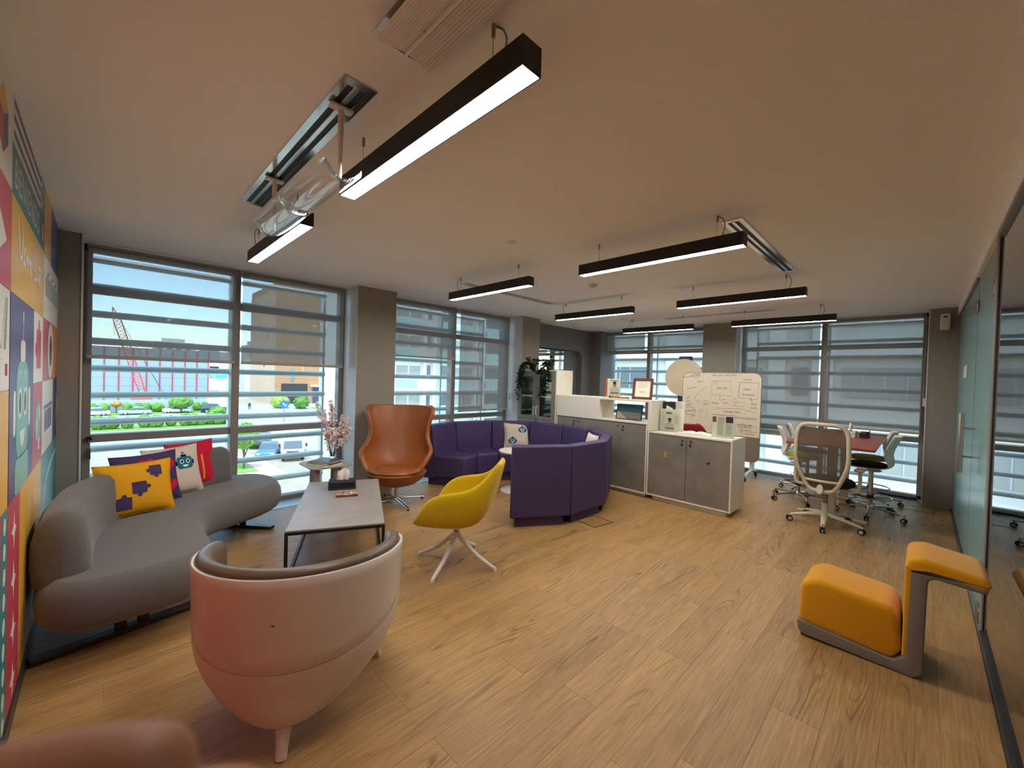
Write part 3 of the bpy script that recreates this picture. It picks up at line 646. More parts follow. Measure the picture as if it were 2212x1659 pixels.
def robot(cx, cy, s):
    D = [(rrect(s*.24, s*.3, s*.06, 4, cx-s*.5, cy), 'c_navy', 0), (rrect(s*.24, s*.3, s*.06, 4, cx+s*.5, cy), 'c_navy', 0), (rrect(s*.34, s*.2, s*.05, 4, cx, cy+s*.44), 'c_navy', 0), (ell(cx, cy+s*.66, s*.07, s*.05, 12), 'c_navy', 0), (rrect(s, s*.78, s*.18, 5, cx, cy), 'c_teal', 1)]
    for q in (-1, 1): D += [(ell(cx+q*s*.2, cy+s*.08, s*.13, s*.14), 'c_eye', 2), (ell(cx+q*s*.2, cy+s*.08, s*.075, s*.09, 12), 'c_navy', 3)]
    D.append(([(cx-s*.2, cy-s*.14), (cx+s*.2, cy-s*.14), (cx+s*.13, cy-s*.25), (cx, cy-s*.29), (cx-s*.13, cy-s*.25)][::-1], 'c_eye', 2)); return D
def place(base, width_dir, lean, h, ny):
    """cushion standing on base point (bottom centre), x along width_dir, leaning back by lean radians; ny = horizontal facing direction"""
    X = Vector(width_dir).normalized(); Nf = Vector(ny).normalized(); U = Vector((0, 0, 1))*math.cos(lean)-Nf*math.sin(lean); Nn = X.cross(U)
    o = Vector(base)+U*h/2*.96
    return Matrix(((X.x, U.x, Nn.x, o.x), (X.y, U.y, Nn.y, o.y), (X.z, U.z, Nn.z, o.z), (0, 0, 0, 1)))
wd = Vector((-.30, .95, 0)); fc = Vector((.95, .30, 0))
wd = Vector((-.26, .966, 0)); fc = Vector((.966, .26, 0))
cushion('yellow cushion with three purple puzzle pieces on the grey sofa', .46, .40, .075, 'c_yellow', place((-4.12, .20, .445), wd, R_(16), .40, fc),
        [(puzzle(.11, .115, .075, 'lb'), 'c_purple', 0), (puzzle(.0, .0, .085, 'rb'), 'c_purple', 0), (puzzle(-.09, -.105, .085, 'lt'), 'c_purple', 0)], seed=1)
cushion('purple cushion printed with red hearts, behind the yellow one', .46, .42, .07, 'c_purple', place((-4.37, .285, .445), (-.42, .907, 0), R_(14), .42, (.907, .42, 0)),
        [(heart(.13, .09, .055), 'c_red', 0), (heart(.14, -.08, .055), 'c_red', 0), (heart(-.02, .115, .055), 'c_red', 0), (heart(-.10, -.06, .055), 'c_red', 0)], seed=2)
cushion('cream cushion with one teal robot face on the grey sofa', .46, .43, .07, 'c_white', place((-4.56, .475, .445), (-.5, .866, 0), R_(14), .43, (.866, .5, 0)), robot(.055, .055, .135), seed=3)
cushion('crimson red cushion at the far end of the grey sofa', .46, .44, .07, 'c_red', place((-4.74, .63, .445), (-.55, .835, 0), R_(13), .44, (.835, .55, 0)), [([(.03, -.15), (.05, -.15), (.05, .08), (.03, .08)], 'c_yellow', 0)], seed=4)

# ------------------------------------------------------------------ white tub chair with brown leather lining
tb = thing('tub_chair', 'white shell tub chair with brown leather lining, seen from behind', 'chair', (-2.09, .71, 0), R_(150))
def tub_pt(a, z, s=1.0, k=0.0):
    """a = angle from the back (0 = back centre), plan is a rounded U opening forwards (+x)"""
    ca, sa = math.cos(a), math.sin(a)
    return (-.405*s*(ca if ca > 0 else ca*.82)+k, .445*s*sa, z)
AM = R_(104); A = [-AM+2*AM*k/40 for k in range(41)]
def rimz(a): return .735-.03*(abs(a)/AM)**2.2
def seamz(a): return .36+.17*(abs(a)/AM)**2
def wl_(t): return 1.0-.035*t                     # wall tapers slightly towards the seam
mb = MB(); R = []
for t in (0, .12, .3, .5, .7, .85, 1): R.append([tub_pt(a, rimz(a)+(seamz(a)-rimz(a))*t, 1.0-.02*t) for a in A])
mb.loft(R, cap=False, closed=False); mb.obj('shell', 'shell_white', tb, smooth=180, solid=.016).modifiers.new('wn', 'WEIGHTED_NORMAL')
mb = MB(); R = []
F = [2*PI*k/56 for k in range(56)]
def wrap(a): return (a+PI) % (2*PI)-PI
def bowl(a, t):
    a = wrap(a); top = min(seamz(a), .53) - .004
    if abs(a) > AM: top = .526-.16*math.sin((abs(a)-AM)/(PI-AM)*PI/2)
    z = .10+(top-.10)*t; s = 1.0*(1-(1-t)**2.2)**.6
    return tub_pt(a, z, max(s, .05), -.30*(1-t)**2.8)
for t in (.0, .03, .09, .2, .36, .55, .75, .9, 1): R.append([bowl(a, t) for a in F])
mb.loft(R); mb.obj('lower_bowl', 'shell_white', tb, smooth=60)
mb = MB(); R = []
for (sc, dz) in ((.975, -.008), (.965, .012), (.93, .024), (.875, .02), (.835, -.004), (.82, -.12), (.81, -.26)):
    R.append([tub_pt(a*.985, rimz(a)+dz, sc) for a in A])
mb.loft(R, cap=False, closed=False); mb.obj('leather_lining', 'leather_brown', tb, smooth=180, solid=.008)
mb = MB(); R = []
for s, z in ((.82, .34), (.84, .40), (.83, .44), (.76, .462), (.5, .468), (.05, .47)): R.append([tub_pt(a, z, s) for a in F])
mb.loft(R); mb.obj('seat_cushion', 'leather_brown', tb, smooth=60)
for a in (R_(0), R_(118), R_(-118)):
    d = Vector((-math.cos(a), math.sin(a), 0))
    MB().tube([d*.30+Vector((0, 0, .22)), d*.335+Vector((0, 0, .13)), d*.36+Vector((0, 0, .06)), d*.38], [.05, .036, .026, .022], 14).obj('leg', 'shell_white', tb, smooth=40)
MB().box((-.4125, .03, .56), (.004, .012, .005)).obj('scuff_mark', 'leather_brown', tb)

# ------------------------------------------------------------------ coffee table
ct = thing('coffee_table', 'low coffee table with concrete-look top on a black metal frame', 'table', (-3.69, 1.545, 0), R_(155))
TL, TW, TZ = 1.42, .69, .40
MB().box((0, 0, TZ-.006), (TL-.006, TW-.006, .012)).obj('top', 'slate_top', ct, bevel=.002)
fr = MB()
for s in (-1, 1):
    fr.box((0, s*(TW/2-.011), TZ-.023), (TL, .022, .022)); fr.box((s*(TL/2-.011), 0, TZ-.0232), (.022, TW-.044, .022))
fr.obj('top_frame', 'black_metal', ct, bevel=.002)
for sx in (-1, 1):
    for sy in (-1, 1): MB().box((sx*(TL/2-.011), sy*(TW/2-.011), (TZ-.034)/2), (.022, .022, TZ-.034)).obj('leg', 'black_metal', ct, bevel=.002)
    MB().box((0, sx*(TW/2-.011), .011), (TL-.044, .022, .022)).obj('floor_rail', 'black_metal', ct, bevel=.002)
def tissue_box(label, loc, rz, L=.25, W=.13, Hh=.085, mat='black_leather'):
    t = thing('tissue_box', label, 'tissue box', loc, rz)
    MB().box((0, 0, Hh/2), (L, W, Hh)).obj('box', mat, t, bevel=.006, seg=3)
    st = MB()
    for s in (-1, 1):
        for z in (.012, Hh-.012): st.box((0, s*(W/2+.0006), z), (L-.02, .0016, .0016))
    st.obj('stitching', 'stitch_white' if 'stitch_white' in MATS else pm('stitch_white', (120, 120, 122), .8), t)
    MB().prism([(x, y) for x, y in ell(0, 0, .07, .02, 16)], Hh-.001, Hh+.002).obj('slot', 'black_plastic', t)
    ts = MB(); R = []
    for z, wx, wy, tw, dx in ((0, .055, .008, 0, 0), (.03, .052, .014, .2, .002), (.06, .056, .010, .1, .006), (.09, .05, .004, .3, .012)):
        R.append([(dx+wx*math.cos(a)*(1+.10*math.sin(3*a+z*40)), wy*math.sin(a)+.008*math.sin(2.5*math.cos(a)*2+z*30), Hh+z*1.15+.012*math.sin(3*math.cos(a)+1)*z/.09) for a in [2*PI*k/28 for k in range(28)]])
    ts.loft(R, cap=True); ts.obj('tissue', 'tissue_paper', t, smooth=60)
    return t
pm('black_leather', (22, 22, 30), .4, bump=.1, bscale=300); pm('tissue_paper', (244, 232, 224), .9)
tissue_box('black leather tissue box with a tissue on the coffee table', (-4.05, 1.70, TZ), R_(67))
dm = thing('domino_tray', 'small box with colourful mosaic pattern on the coffee table', 'game box', (-3.79, 1.64, TZ), R_(66))
MB().box((0, 0, .009), (.19, .125, .018)).obj('box', pm('tray_wood', (120, 60, 50), .5), dm, bevel=.002)
cols = ['m_red', 'm_yellow', 'm_white', 'm_teal', 'm_navy', 'm_white', 'm_orange']
for i in range(8):
    for j in range(6):
        MB().box((-.082+.0235*i, -.048+.0192*j, .0195), (.0215, .016, .003)).obj('mosaic_tile', cols[(i*3+j*5+(i*j) % 3) % 7], dm)

# ------------------------------------------------------------------ side table with books and blossom vase
sdt = thing('side_table', 'pale grey side table with panel legs beside the window', 'table', (-4.83, 1.83, 0), R_(0))
pm('greige', (176, 166, 150), .5)
mb = MB(); pl = rrect(.46, .46, .07, 6)
mb.prism(pl, .485, .503); mb.obj('top', 'greige', sdt, bevel=.004)
for a in (R_(35), R_(125), R_(215), R_(305)):
    q = MB(); q.M = Matrix.Rotation(a, 4, 'Z'); q.loft([[(.10, -.012, 0), (.20, -.012, 0), (.20, .012, 0), (.10, .012, 0)], [(.12, -.012, .485), (.19, -.012, .485), (.19, .012, .485), (.12, .012, .485)]]); q.obj('panel_leg', 'greige', sdt, bevel=.002)
def book(label, c, d, rz, cov, group=None, pages='paper'):
    t = thing('book', label, 'book', c, rz, group); w_, h_, th = d
    q = MB(); q.box((0, 0, .0012), (w_, h_, .0024)); q.box((0, 0, th-.0012), (w_, h_, .0024)); q.box((-w_/2+.0012, 0, th/2), (.0024, h_, th-.004)); q.obj('cover', cov, t)
    MB().box((.002, 0, th/2), (w_-.008, h_-.006, th-.0052)).obj('pages', pages, t); return t
pm('paper', (232, 226, 210), .85); pm('book_beige', (196, 180, 150), .6); pm('book_navy', (44, 48, 72), .5); pm('book_dark', (54, 46, 46), .35, var=.5, vscale=14)
book('beige book at the bottom of the stack on the side table', (-4.76, 1.79, .5032), (.30, .24, .022), R_(20), 'book_beige', 'books on the side table')
book('navy book in the middle of the stack on the side table', (-4.77, 1.80, .5256), (.27, .22, .018), R_(28), 'book_navy', 'books on the side table')
bk = book('dark glossy book on top of the stack on the side table', (-4.74, 1.815, .544), (.27, .22, .016), R_(33), 'book_dark', 'books on the side table')
vs_ = thing('blossom_vase', 'glass vase of pink cherry blossom branches on the books', 'vase', (-4.80, 1.885, .5605))
MB().lathe([(.032, 0), (.036, .006), (.03, .05), (.034, .11), (.038, .135), (.035, .135), (.027, .05), (.03, .012), (.001, .010)], 20).obj('vase', 'clear_glass', vs_, smooth=60)
pm('bark', (46, 34, 32), .8); pm('blossom_pink', (246, 228, 224), .8, rnd=0); pm('blossom_rose', (206, 110, 118), .8)
rb = random.Random(11)
def flower(mb, c, r, nrm, mi):
    nrm = nrm.normalized(); u = nrm.orthogonal().normalized(); v = nrm.cross(u); a0 = rb.uniform(0, 6)
    vs2 = [c]; fs = []
    for k in range(5):
        a = a0+2*PI*k/5
        d = u*math.cos(a)+v*math.sin(a); e = u*math.cos(a+.5)+v*math.sin(a+.5); g_ = u*math.cos(a-.5)+v*math.sin(a-.5); b = len(vs2)
        vs2 += [c+g_*r*.7+nrm*r*.25, c+d*r+nrm*r*.4, c+e*r*.7+nrm*r*.25]; fs.append((0, b, b+1, b+2))
    mb.add(vs2, fs, mi)
for k in range(13):
    az = rb.uniform(0, 2*PI); sp0 = rb.uniform(.06, .26); ht = rb.uniform(.30, .62) if k > 2 else .66
    tip = Vector((math.cos(az)*sp0, math.sin(az)*sp0, ht)); mid = tip*.5+Vector((rb.uniform(-.03, .03), rb.uniform(-.03, .03), .02))
    pts = spline([(math.cos(az)*.012, math.sin(az)*.012, .02), mid*.5, mid, tip*.8+Vector((rb.uniform(-.02, .02), rb.uniform(-.02, .02), 0)), tip], 4)
    br = MB(); br.tube(pts, [.0034*(1-.7*i/len(pts)) for i in range(len(pts))], 5); fm = MB()
    for j in range(3):
        b0 = pts[int(len(pts)*(.4+.17*j))]; dv = Vector((rb.uniform(-1, 1), rb.uniform(-1, 1), rb.uniform(.2, 1.2))).normalized()*rb.uniform(.05, .10)
        br.tube([b0, b0+dv*.6+Vector((0, 0, .005)), b0+dv], [.0018, .0015, .0009], 4)
        for q in range(6):
            p = b0+dv*rb.uniform(.3, 1.05)+Vector([rb.uniform(-.012, .012) for _ in range(3)]); flower(fm, p, rb.uniform(.013, .022), Vector([rb.uniform(-1, 1) for _ in range(3)])+Vector((.5, -.4, .3)), 1 if rb.random() < .15 else 0)
    for q in range(30):
        p = pts[int(len(pts)*rb.uniform(.38, 1))-1]+Vector([rb.uniform(-.02, .02) for _ in range(3)]); flower(fm, p, rb.uniform(.013, .024), Vector([rb.uniform(-1, 1) for _ in range(3)])+Vector((.5, -.4, .3)), 1 if rb.random() < .14 else 0)
    b = br.obj('branch', 'bark', vs_, smooth=60); tag(fm.obj('blossoms', ['blossom_pink', 'blossom_rose'], b), kind='stuff')

# ------------------------------------------------------------------ brown leather egg chair
eg = thing('egg_chair', 'tan leather egg-shaped lounge chair on a chrome swivel base', 'chair', (-4.44, 2.52, 0), R_(-38))
rows_ = [(.31, .405, .24, .455, .29), (.17, .35, .20, .60, .37), (-.02, .335, .13, .655, .405), (-.20, .42, .03, .675, .405), (-.29, .57, -.05, .715, .375), (-.35, .76, -.11, .815, .335), (-.40, .94, -.12, .985, .365), (-.435, 1.06, -.13, 1.095, .41), (-.455, 1.13, -.19, 1.145, .40), (-.465, 1.155, -.27, 1.165, .34)]
mb = MB(); mb.loft(sheet(rows_, 16, .9), cap=False, closed=False); o = mb.obj('shell', 'leather_tan', eg, smooth=180, solid=.055, sub=2)
# lower outside bowl under the shell
mb = MB(); mb.lathe([(.02, .20), (.12, .215), (.23, .25), (.31, .31), (.355, .385), (.33, .40), (.02, .36)], 32, (.0, 0, 0)); mb.obj('under_shell', 'leather_tan', eg, smooth=60)
mb = MB(); R = []
for s, z in ((.80, .375), (.95, .395), (1, .415), (.94, .436), (.7, .447), (.02, .45)): R.append([(.08+.255*s*math.cos(a), .285*s*math.sin(a), z) for a in [2*PI*k/32 for k in range(32)]])
mb.loft(R); mb.obj('seat_cushion', 'leather_tan', eg, smooth=60)
edge = [(xe, hw, ze) for xc, zc, xe, ze, hw in rows_]
MB().cyl((0, 0, .045), (0, 0, .24), .026, n=20).obj('column', 'chrome', eg, smooth=40)
for k in range(4):
    a = R_(32+90*k); d = Vector((math.cos(a), math.sin(a), 0))
    lg = MB().tube([d*.02+Vector((0, 0, .062)), d*.20+Vector((0, 0, .045)), d*.36+Vector((0, 0, .026))], [.022, .018, .013], 10, flat=(1.15, .7)).obj('leg', 'chrome', eg, smooth=60)
    MB().cyl(d*.345, d*.345+Vector((0, 0, .016)), .013, n=10).obj('foot', 'rubber', lg)

# ------------------------------------------------------------------ yellow swivel armchair (and the red one behind the cabinets)
def shell_chair(name, label, fab, legm, loc, rz, sc=1.0, grp=None):
    t = thing(name, label, 'chair', loc, rz, grp); t.scale = (sc, sc, sc)
    rws = [(.30, .405, .27, .415, .235), (.25, .375, .245, .455, .265), (.12, .372, .185, .585, .30), (-.06, .37, .08, .65, .31), (-.20, .405, -.04, .672, .305), (-.265, .50, -.14, .685, .288), (-.30, .63, -.22, .725, .25), (-.335, .76, -.28, .785, .205), (-.355, .84, -.325, .845, .155), (-.36, .865, -.345, .865, .10)]
    mb = MB(); mb.loft(sheet(rws, 16, 1.7, .62), cap=False, closed=False); mb.obj('shell', fab, t, smooth=180, solid=.05, sub=2)
    ch = MB()
    for k in range(13):       # quilted channels on the inside of the back
        pass
    MB().lathe([(.10, .328), (.12, .34), (.11, .36), (.02, .362)], 24, (-.0, 0, 0)).obj('under_plate', fab, t, smooth=60)
    MB().cyl((0, 0, .245), (0, 0, .335), .021, n=16).obj('column', legm, t, smooth=40); MB().cyl((0, 0, .268), (0, 0, .278), .0225, n=16).obj('column_ring', 'black_plastic', t)
    for k in range(4):
        a = R_(76+90*k); d = Vector((math.cos(a), math.sin(a), 0))
        pts = spline([(0, 0, .262), d*.05+Vector((0, 0, .215)), d*.17+Vector((0, 0, .115)), d*.325+Vector((0, 0, .034)), d*.352+Vector((0, 0, .02)), d*.355+Vector((0, 0, 0))], 4)
        MB().tube(pts, [.024-.009*min(1, i/12) for i in range(len(pts))], 10).obj('leg', legm, t, smooth=60)
    return t
shell_chair('swivel_armchair', 'mustard yellow upholstered armchair on white four-star legs', 'mustard', 'white_metal', (-2.69, 2.09, 0), R_(-142))
pm('crimson', (140, 22, 38), .85, bump=.2, bscale=500)
shell_chair('swivel_armchair', 'red armchair whose back shows behind the storage cabinet', 'crimson', 'white_metal', (-2.55, 6.35, 0), R_(115), 1.12)

# ------------------------------------------------------------------ purple modular booth
BC = Vector((-3.85, 3.9, 0)); ANG = [-46, -16, 13, 40, 66, 92, 121, 152, 183, 211]
bl_ = ['purple booth module with its back to the camera, at the booth opening', 'purple booth module seen from behind, beside the floor box', 'purple booth module at the far right, nearest the cabinet doors', 'purple booth module behind the small half-hidden cushion', 'purple booth module left of the cabinet seam', 'purple booth module right of the cream robot cushion', 'purple booth module behind the cream robot cushion', 'purple booth module with exposed seat, left of the robot cushion', 'purple booth end module beside the egg chair']
for k in range(9):
    a0, a1 = R_(ANG[k]), R_(ANG[k+1]); am = (a0+a1)/2
    t = thing('booth_module', bl_[k], 'sofa', (BC.x+1.1*math.cos(am), BC.y+1.1*math.sin(am), 0), 0, 'purple booth modules'); off = Vector((t.location.x, t.location.y, 0))
    e = .003
    def pt(r, a, z): return Vector((BC.x+r*math.cos(a), BC.y+r*math.sin(a), z))-off
    def wedge(mb, rs, zs, ea=e):
        """rs: list of (r_in, r_out) per z"""
        rr = []
        for (ri, ro), z in zip(rs, zs): rr.append([pt(ri, a0+ea/ri, z), pt(ro, a0+ea/ro, z), pt(ro, a1-ea/ro, z), pt(ri, a1-ea/ri, z)])
        mb.loft(rr)
    RO = 1.238 if k in (4, 5) else 1.30
    q = MB(); wedge(q, [(.74, RO-.06), (.74, RO-.06)], [0, .115], .05); q.obj('plinth', 'purple_vinyl', t, bevel=.004)
    q = MB(); wedge(q, [(.68, 1.16), (.68, 1.16)], [.115, .43]); q.obj('seat', 'purple_vinyl', t, bevel=.035, seg=4)
    q = MB(); wedge(q, [(RO-.17, RO), (RO-.18, RO), (RO-.125, RO)], [.10, .42, .85]); q.obj('backrest', 'purple_vinyl', t, bevel=.018, seg=3)
rt_ = thing('round_table', 'small round white table inside the purple booth', 'table', (-3.92, 4.06, 0))
MB().lathe([(.25, .535), (.255, .545), (.25, .555), (.001, .556)], 40).obj('top', 'white_lam', rt_, smooth=40); MB().cyl((0, 0, .02), (0, 0, .535), .03, n=16).obj('column', 'white_metal', rt_, smooth=40); MB().lathe([(.22, 0), (.22, .012), (.2, .02), (.001, .022)], 32).obj('base', 'white_metal', rt_, smooth=40)
fa = Vector((.80, -.6, 0)); cushion('cream cushion with two teal robot faces in the purple booth', .42, .42, .06, 'c_white', place((-4.55, 4.70, .432), (.6, .8, 0), R_(14), .42, fa), robot(.085, .085, .11)+robot(-.075, -.09, .11), seed=6)
cushion('pale pink cushion corner peeking over the booth back', .40, .40, .06, 'c_blush', place((-3.22, 4.72, .432), (.8, -.6, 0), R_(12), .40, (-.6, -.8, 0)), (), seed=7)

# ------------------------------------------------------------------ amber rocking seat with arm shelf
rk = thing('rocking_seat', 'amber and grey upholstered seat with a T-shaped arm shelf', 'stool', (-.24, 3.29, 0), 0)
def rloft(prof, y0, y1, r, mb, n=4):
    """extrude an xz outline between y0 and y1 with softly rounded side edges"""
    cx = sum(p[0] for p in prof)/len(prof); cz = sum(p[1] for p in prof)/len(prof); R = []
    P = [(x, z) for x, z in prof]
    ar = sum(a[0]*b[1]-b[0]*a[1] for a, b in zip(P, P[1:]+P[:1])); s = 1 if ar > 0 else -1
    for k in range(n+1):
        a = PI/2*k/n; R.append([(x, y0+r*(1-math.cos(a)), z) for x, z in ofs(P, s*r*(1-math.sin(a)))])
    for k in range(n, -1, -1):
        a = PI/2*k/n; R.append([(x, y1-r*(1-math.cos(a)), z) for x, z in ofs(P, s*r*(1-math.sin(a)))])
    mb.loft(R); return mb
def rpoly(pts, n=5):
    """polygon with per-corner radius (x, z, r) -> rounded outline"""
    out = []; N = len(pts)
    for i in range(N):
        x, z, r = pts[i]; p = Vector((x, z)); a = (Vector(pts[i-1][:2])-p); b = (Vector(pts[(i+1) % N][:2])-p)
        la, lb = a.length, b.length; a.normalize(); b.normalize(); ang = a.angle(b); d = min(r/math.tan(ang/2), la*.49, lb*.49)
        s, e = p+a*d, p+b*d
        for k in range(n+1):
            t = k/n; out.append(tuple((s*(1-t)**2+p*2*t*(1-t)+e*t*t)))
    return out
yA, yB = -.19, .19
seat = rpoly([(-.268, .085, .05), (.17, .055, .05), (.208, .12, .06), (.19, .30, .08), (.15, .345, .06), (-.18, .375, .10), (-.262, .33, .10)])
rloft(seat, yA+.003, yB-.003, .034, MB()).obj('seat_block', 'amber_wool', rk, smooth=60)
base = rpoly([(-.262, .012, .05), (.255, 0, .03), (.290, .03, .03), (.295, .56, .04), (.505, .545, .02), (.505, .575, .02), (.28, .60, .03), (.222, .57, .03), (.215, .10, .03), (.17, .062, .03), (-.275, .10, .02)])
rloft(base, yA, yB, .012, MB()).obj('grey_base', 'grey_wool', rk, smooth=60)
face = rpoly([(.206, .10, .01), (.236, .10, .01), (.238, .60, .01), (.206, .60, .01)])
rloft(face, yA+.001, yB-.001, .008, MB()).obj('post_facing', 'amber_wool', rk, smooth=60)
arm = rpoly([(.208, .55, .02), (.30, .568, .02), (.50, .556, .03), (.522, .59, .03), (.49, .625, .04), (.28, .655, .06), (.208, .635, .06)])
rloft(arm, yA-.001, yB+.001, .026, MB()).obj('arm_shelf', 'amber_wool', rk, smooth=60)
MB().box2((-.25, yA+.02, .0), (.25, yB-.02, .012)).obj('glide', 'rubber', rk)

# ------------------------------------------------------------------ storage cabinets
CY = 5.15
def lock(parent, x, z, y=CY, key=True):
    q = MB().cyl((x, y-.004, z), (x, y+.004, z), .011, n=12).obj('lock', 'black_plastic', parent)
    if key: k = MB(); k.cyl((x, y-.03, z), (x, y-.004, z), .004, n=8); k.cyl((x+.004, y-.022, z-.05), (x+.004, y-.026, z-.05), .014, n=12); k.box((x+.002, y-.02, z-.025), (.004, .003, .04)); k.obj('key', 'black_metal', q)
# right-hand low cabinet
c2 = thing('storage_cabinet', 'low white cabinet with two concrete-look doors, nearest the whiteboard', 'cabinet', (0, 0, 0), 0, 'storage cabinets')
b = MB(); X0, X1, D = -2.565, -1.525, .50
b.box2((X0, CY, .055), (X0+.018, CY+D, .90)); b.box2((X1-.018, CY, .055), (X1, CY+D, .90)); b.box2((X0+.018, CY, .055), (X1-.018, CY+D, .075)); b.box2((X0+.018, CY+D-.01, .075), (X1-.018, CY+D, .88))
b.obj('carcass', 'white_lam', c2, bevel=.0015); MB().box2((X0-.002, CY-.002, .88), (X1+.002, CY+D+.002, .90)).obj('top', 'white_lam', c2, bevel=.002); MB().box2((X0+.07, CY+.05, 0), (X1-.06, CY+D-.05, .055)).obj('plinth', 'white_lam', c2)
xm = -2.052
for a, bb in ((X0+.02, xm-.0025), (xm+.0025, X1-.02)):
    d = MB().box2((a, CY+.004, .078), (bb, CY+.022, .876)).obj('door', 'concrete_lam', c2, bevel=.001)
    lock(d, (bb-.05 if a < xm-.1 else a+.05), .83, CY+.004)
st1 = MB().box2((-2.335, CY+.002, .585), (-2.305, CY+.0035, .66)).obj('sticker', pm('sticker_ochre', (196, 156, 62), .6), c2); MB().box2((-1.80, CY+.002, .585), (-1.765, CY+.0035, .61)).obj('sticker', pm('sticker_dark', (34, 30, 30), .6), c2)
# left-hand cabinet run with its hutch
c1 = thing('storage_cabinet', 'long white cabinet with concrete-look doors behind the purple booth', 'cabinet', (0, 0, 0), 0, 'storage cabinets')
X0, X1, D = -4.125, -2.575, .45
b = MB(); b.box2((X0, CY, .045), (X0+.018, CY+D, 1.0)); b.box2((X1-.018, CY, .045), (X1, CY+D, 1.0)); b.box2((X0+.018, CY, .045), (X1-.018, CY+D, .07)); b.box2((X0+.018, CY+D-.01, .07), (X1-.018, CY+D, .98)); b.obj('carcass', 'white_lam', c1, bevel=.0015)
MB().box2((X0, CY-.002, .98), (X1+.005, CY+D+.002, 1.005)).obj('top', 'white_lam', c1, bevel=.002); MB().box2((X0+.03, CY+.05, 0), (X1-.03, CY+D-.05, .045)).obj('plinth', 'white_lam', c1)
ed = [-4.105, -3.735, -3.365, -2.975, -2.595]
for i, (a, bb) in enumerate(zip(ed, ed[1:])):
    d = MB().box2((a+.0015, CY+.004, .072), (bb-.0015, CY+.022, .972)).obj('door', 'concrete_lam', c1, bevel=.001); lock(d, (bb-.045 if i % 2 == 0 else a+.045), .92, CY+.004, i in (0, 3))
hu = thing('open_hutch', 'white open-shelf hutch standing on the long cabinet', 'shelf', (0, 0, 0))
MB().box2((-4.125, CY, 1.28), (-2.515, CY+.40, 1.305)).obj('top', 'white_lam', hu, bevel=.0015); MB().box2((-4.125, CY, 1.006), (-3.345, CY+.018, 1.28)).obj('front_panel', 'white_lam', hu, bevel=.001)
MB().box2((-3.345, CY, 1.006), (-3.327, CY+.40, 1.28)).obj('divider', 'white_lam', hu, bevel=.001); MB().box2((-2.573, CY-.0, .905), (-2.515, CY+.40, 1.28)).obj('side_panel', 'white_lam', hu, bevel=.001)
# tall glass-door cabinet
tc_ = thing('glass_cabinet', 'tall grey cabinet with two glazed doors beside the pillar', 'cabinet', (0, 0, 0))
X0, X1, D = -4.985, -4.14, .42
b = MB(); b.box2((X0, CY, .03), (X0+.018, CY+D, 1.68)); b.box2((X0+.018, CY, .03), (X1-.018, CY+D, .05)); b.box2((X0+.018, CY+D-.012, .05), (X1-.018, CY+D, 1.66)); b.obj('carcass', 'black_plastic' if False else 'alu_dark', tc_)
MB().box2((X1-.018, CY-.004, .03), (X1, CY+D, 1.68)).obj('side_panel', 'white_lam', tc_, bevel=.001); MB().box2((X0, CY-.005, 1.68), (X1, CY+D, 1.70)).obj('top', 'white_lam', tc_, bevel=.002); MB().box2((X0+.03, CY+.04, 0), (X1-.03, CY+D-.04, .03)).obj('plinth', 'alu_dark', tc_)
for z in (.85, 1.255): MB().box2((X0+.018, CY+.03, z-.011), (X1-.018, CY+D-.012, z+.011)).obj('shelf', 'white_lam', tc_)
xm = (X0+X1)/2+.0
for s, (a, bb) in ((0, (X0+.004, xm-.002)), (1, (xm+.002, X1-.02))):
    dr = MB(); z0, z1, st_ = .87, 1.675, .075
    dr.box2((a, CY-.018, z0), (a+st_, CY, z1)); dr.box2((bb-st_, CY-.018, z0), (bb, CY, z1)); dr.box2((a+st_, CY-.018, z1-.09), (bb-st_, CY, z1)); dr.box2((a+st_, CY-.018, z0), (bb-st_, CY, z0+.06))
    d = dr.obj('glazed_door', 'concrete_lam', tc_); MB().box2((a+st_-.005, CY-.012, z0+.055), (bb-st_+.005, CY-.007, z1-.085)).obj('pane', 'clear_glass', d)
    hx = bb-.03 if s == 0 else a+.03
    MB().tube([(hx, CY-.018, .95), (hx, CY-.045, .955), (hx, CY-.045, 1.085), (hx, CY-.018, 1.09)], .006, 8).obj('handle', 'white_metal', d, smooth=60)
    MB().box2((a, CY-.018, .05), (bb, CY, z0-.004)).obj('lower_door', 'concrete_lam', tc_, bevel=.001)
lock(tc_, xm+.03, .885, CY-.018)
# things inside and on the tall cabinet
bt = thing('bottle', 'dark navy bottle behind the right glazed door', 'bottle', (-4.33, CY+.18, .861)); MB().lathe([(.035, 0), (.036, .02), (.036, .14), (.03, .165), (.012, .19), (.012, .215)], 16).obj('body', 'book_navy', bt, smooth=50); MB().lathe([(.014, .212), (.014, .235), (.001, .236)], 12).obj('cap', 'white_plastic', bt)
jr = thing('jar', 'white cylindrical container behind the left glazed door', 'jar', (-4.74, CY+.16, .861)); MB().lathe([(.04, 0), (.042, .01), (.042, .15), (.04, .155)], 18).obj('body', 'white_plastic', jr, smooth=50); MB().lathe([(.043, .15), (.043, .175), (.001, .176)], 18).obj('lid', 'white_metal', jr, smooth=40)
tr_ = thing('glass_trophy', 'clear faceted trophy on the upper shelf of the glass cabinet', 'trophy', (-4.68, CY+.18, 1.266)); MB().lathe([(.025, 0), (.025, .02), (.015, .03), (.022, .07), (.014, .11), (.022, .15), (.012, .19), (.02, .22), (.001, .24)], 6).obj('column', 'clear_glass', tr_)
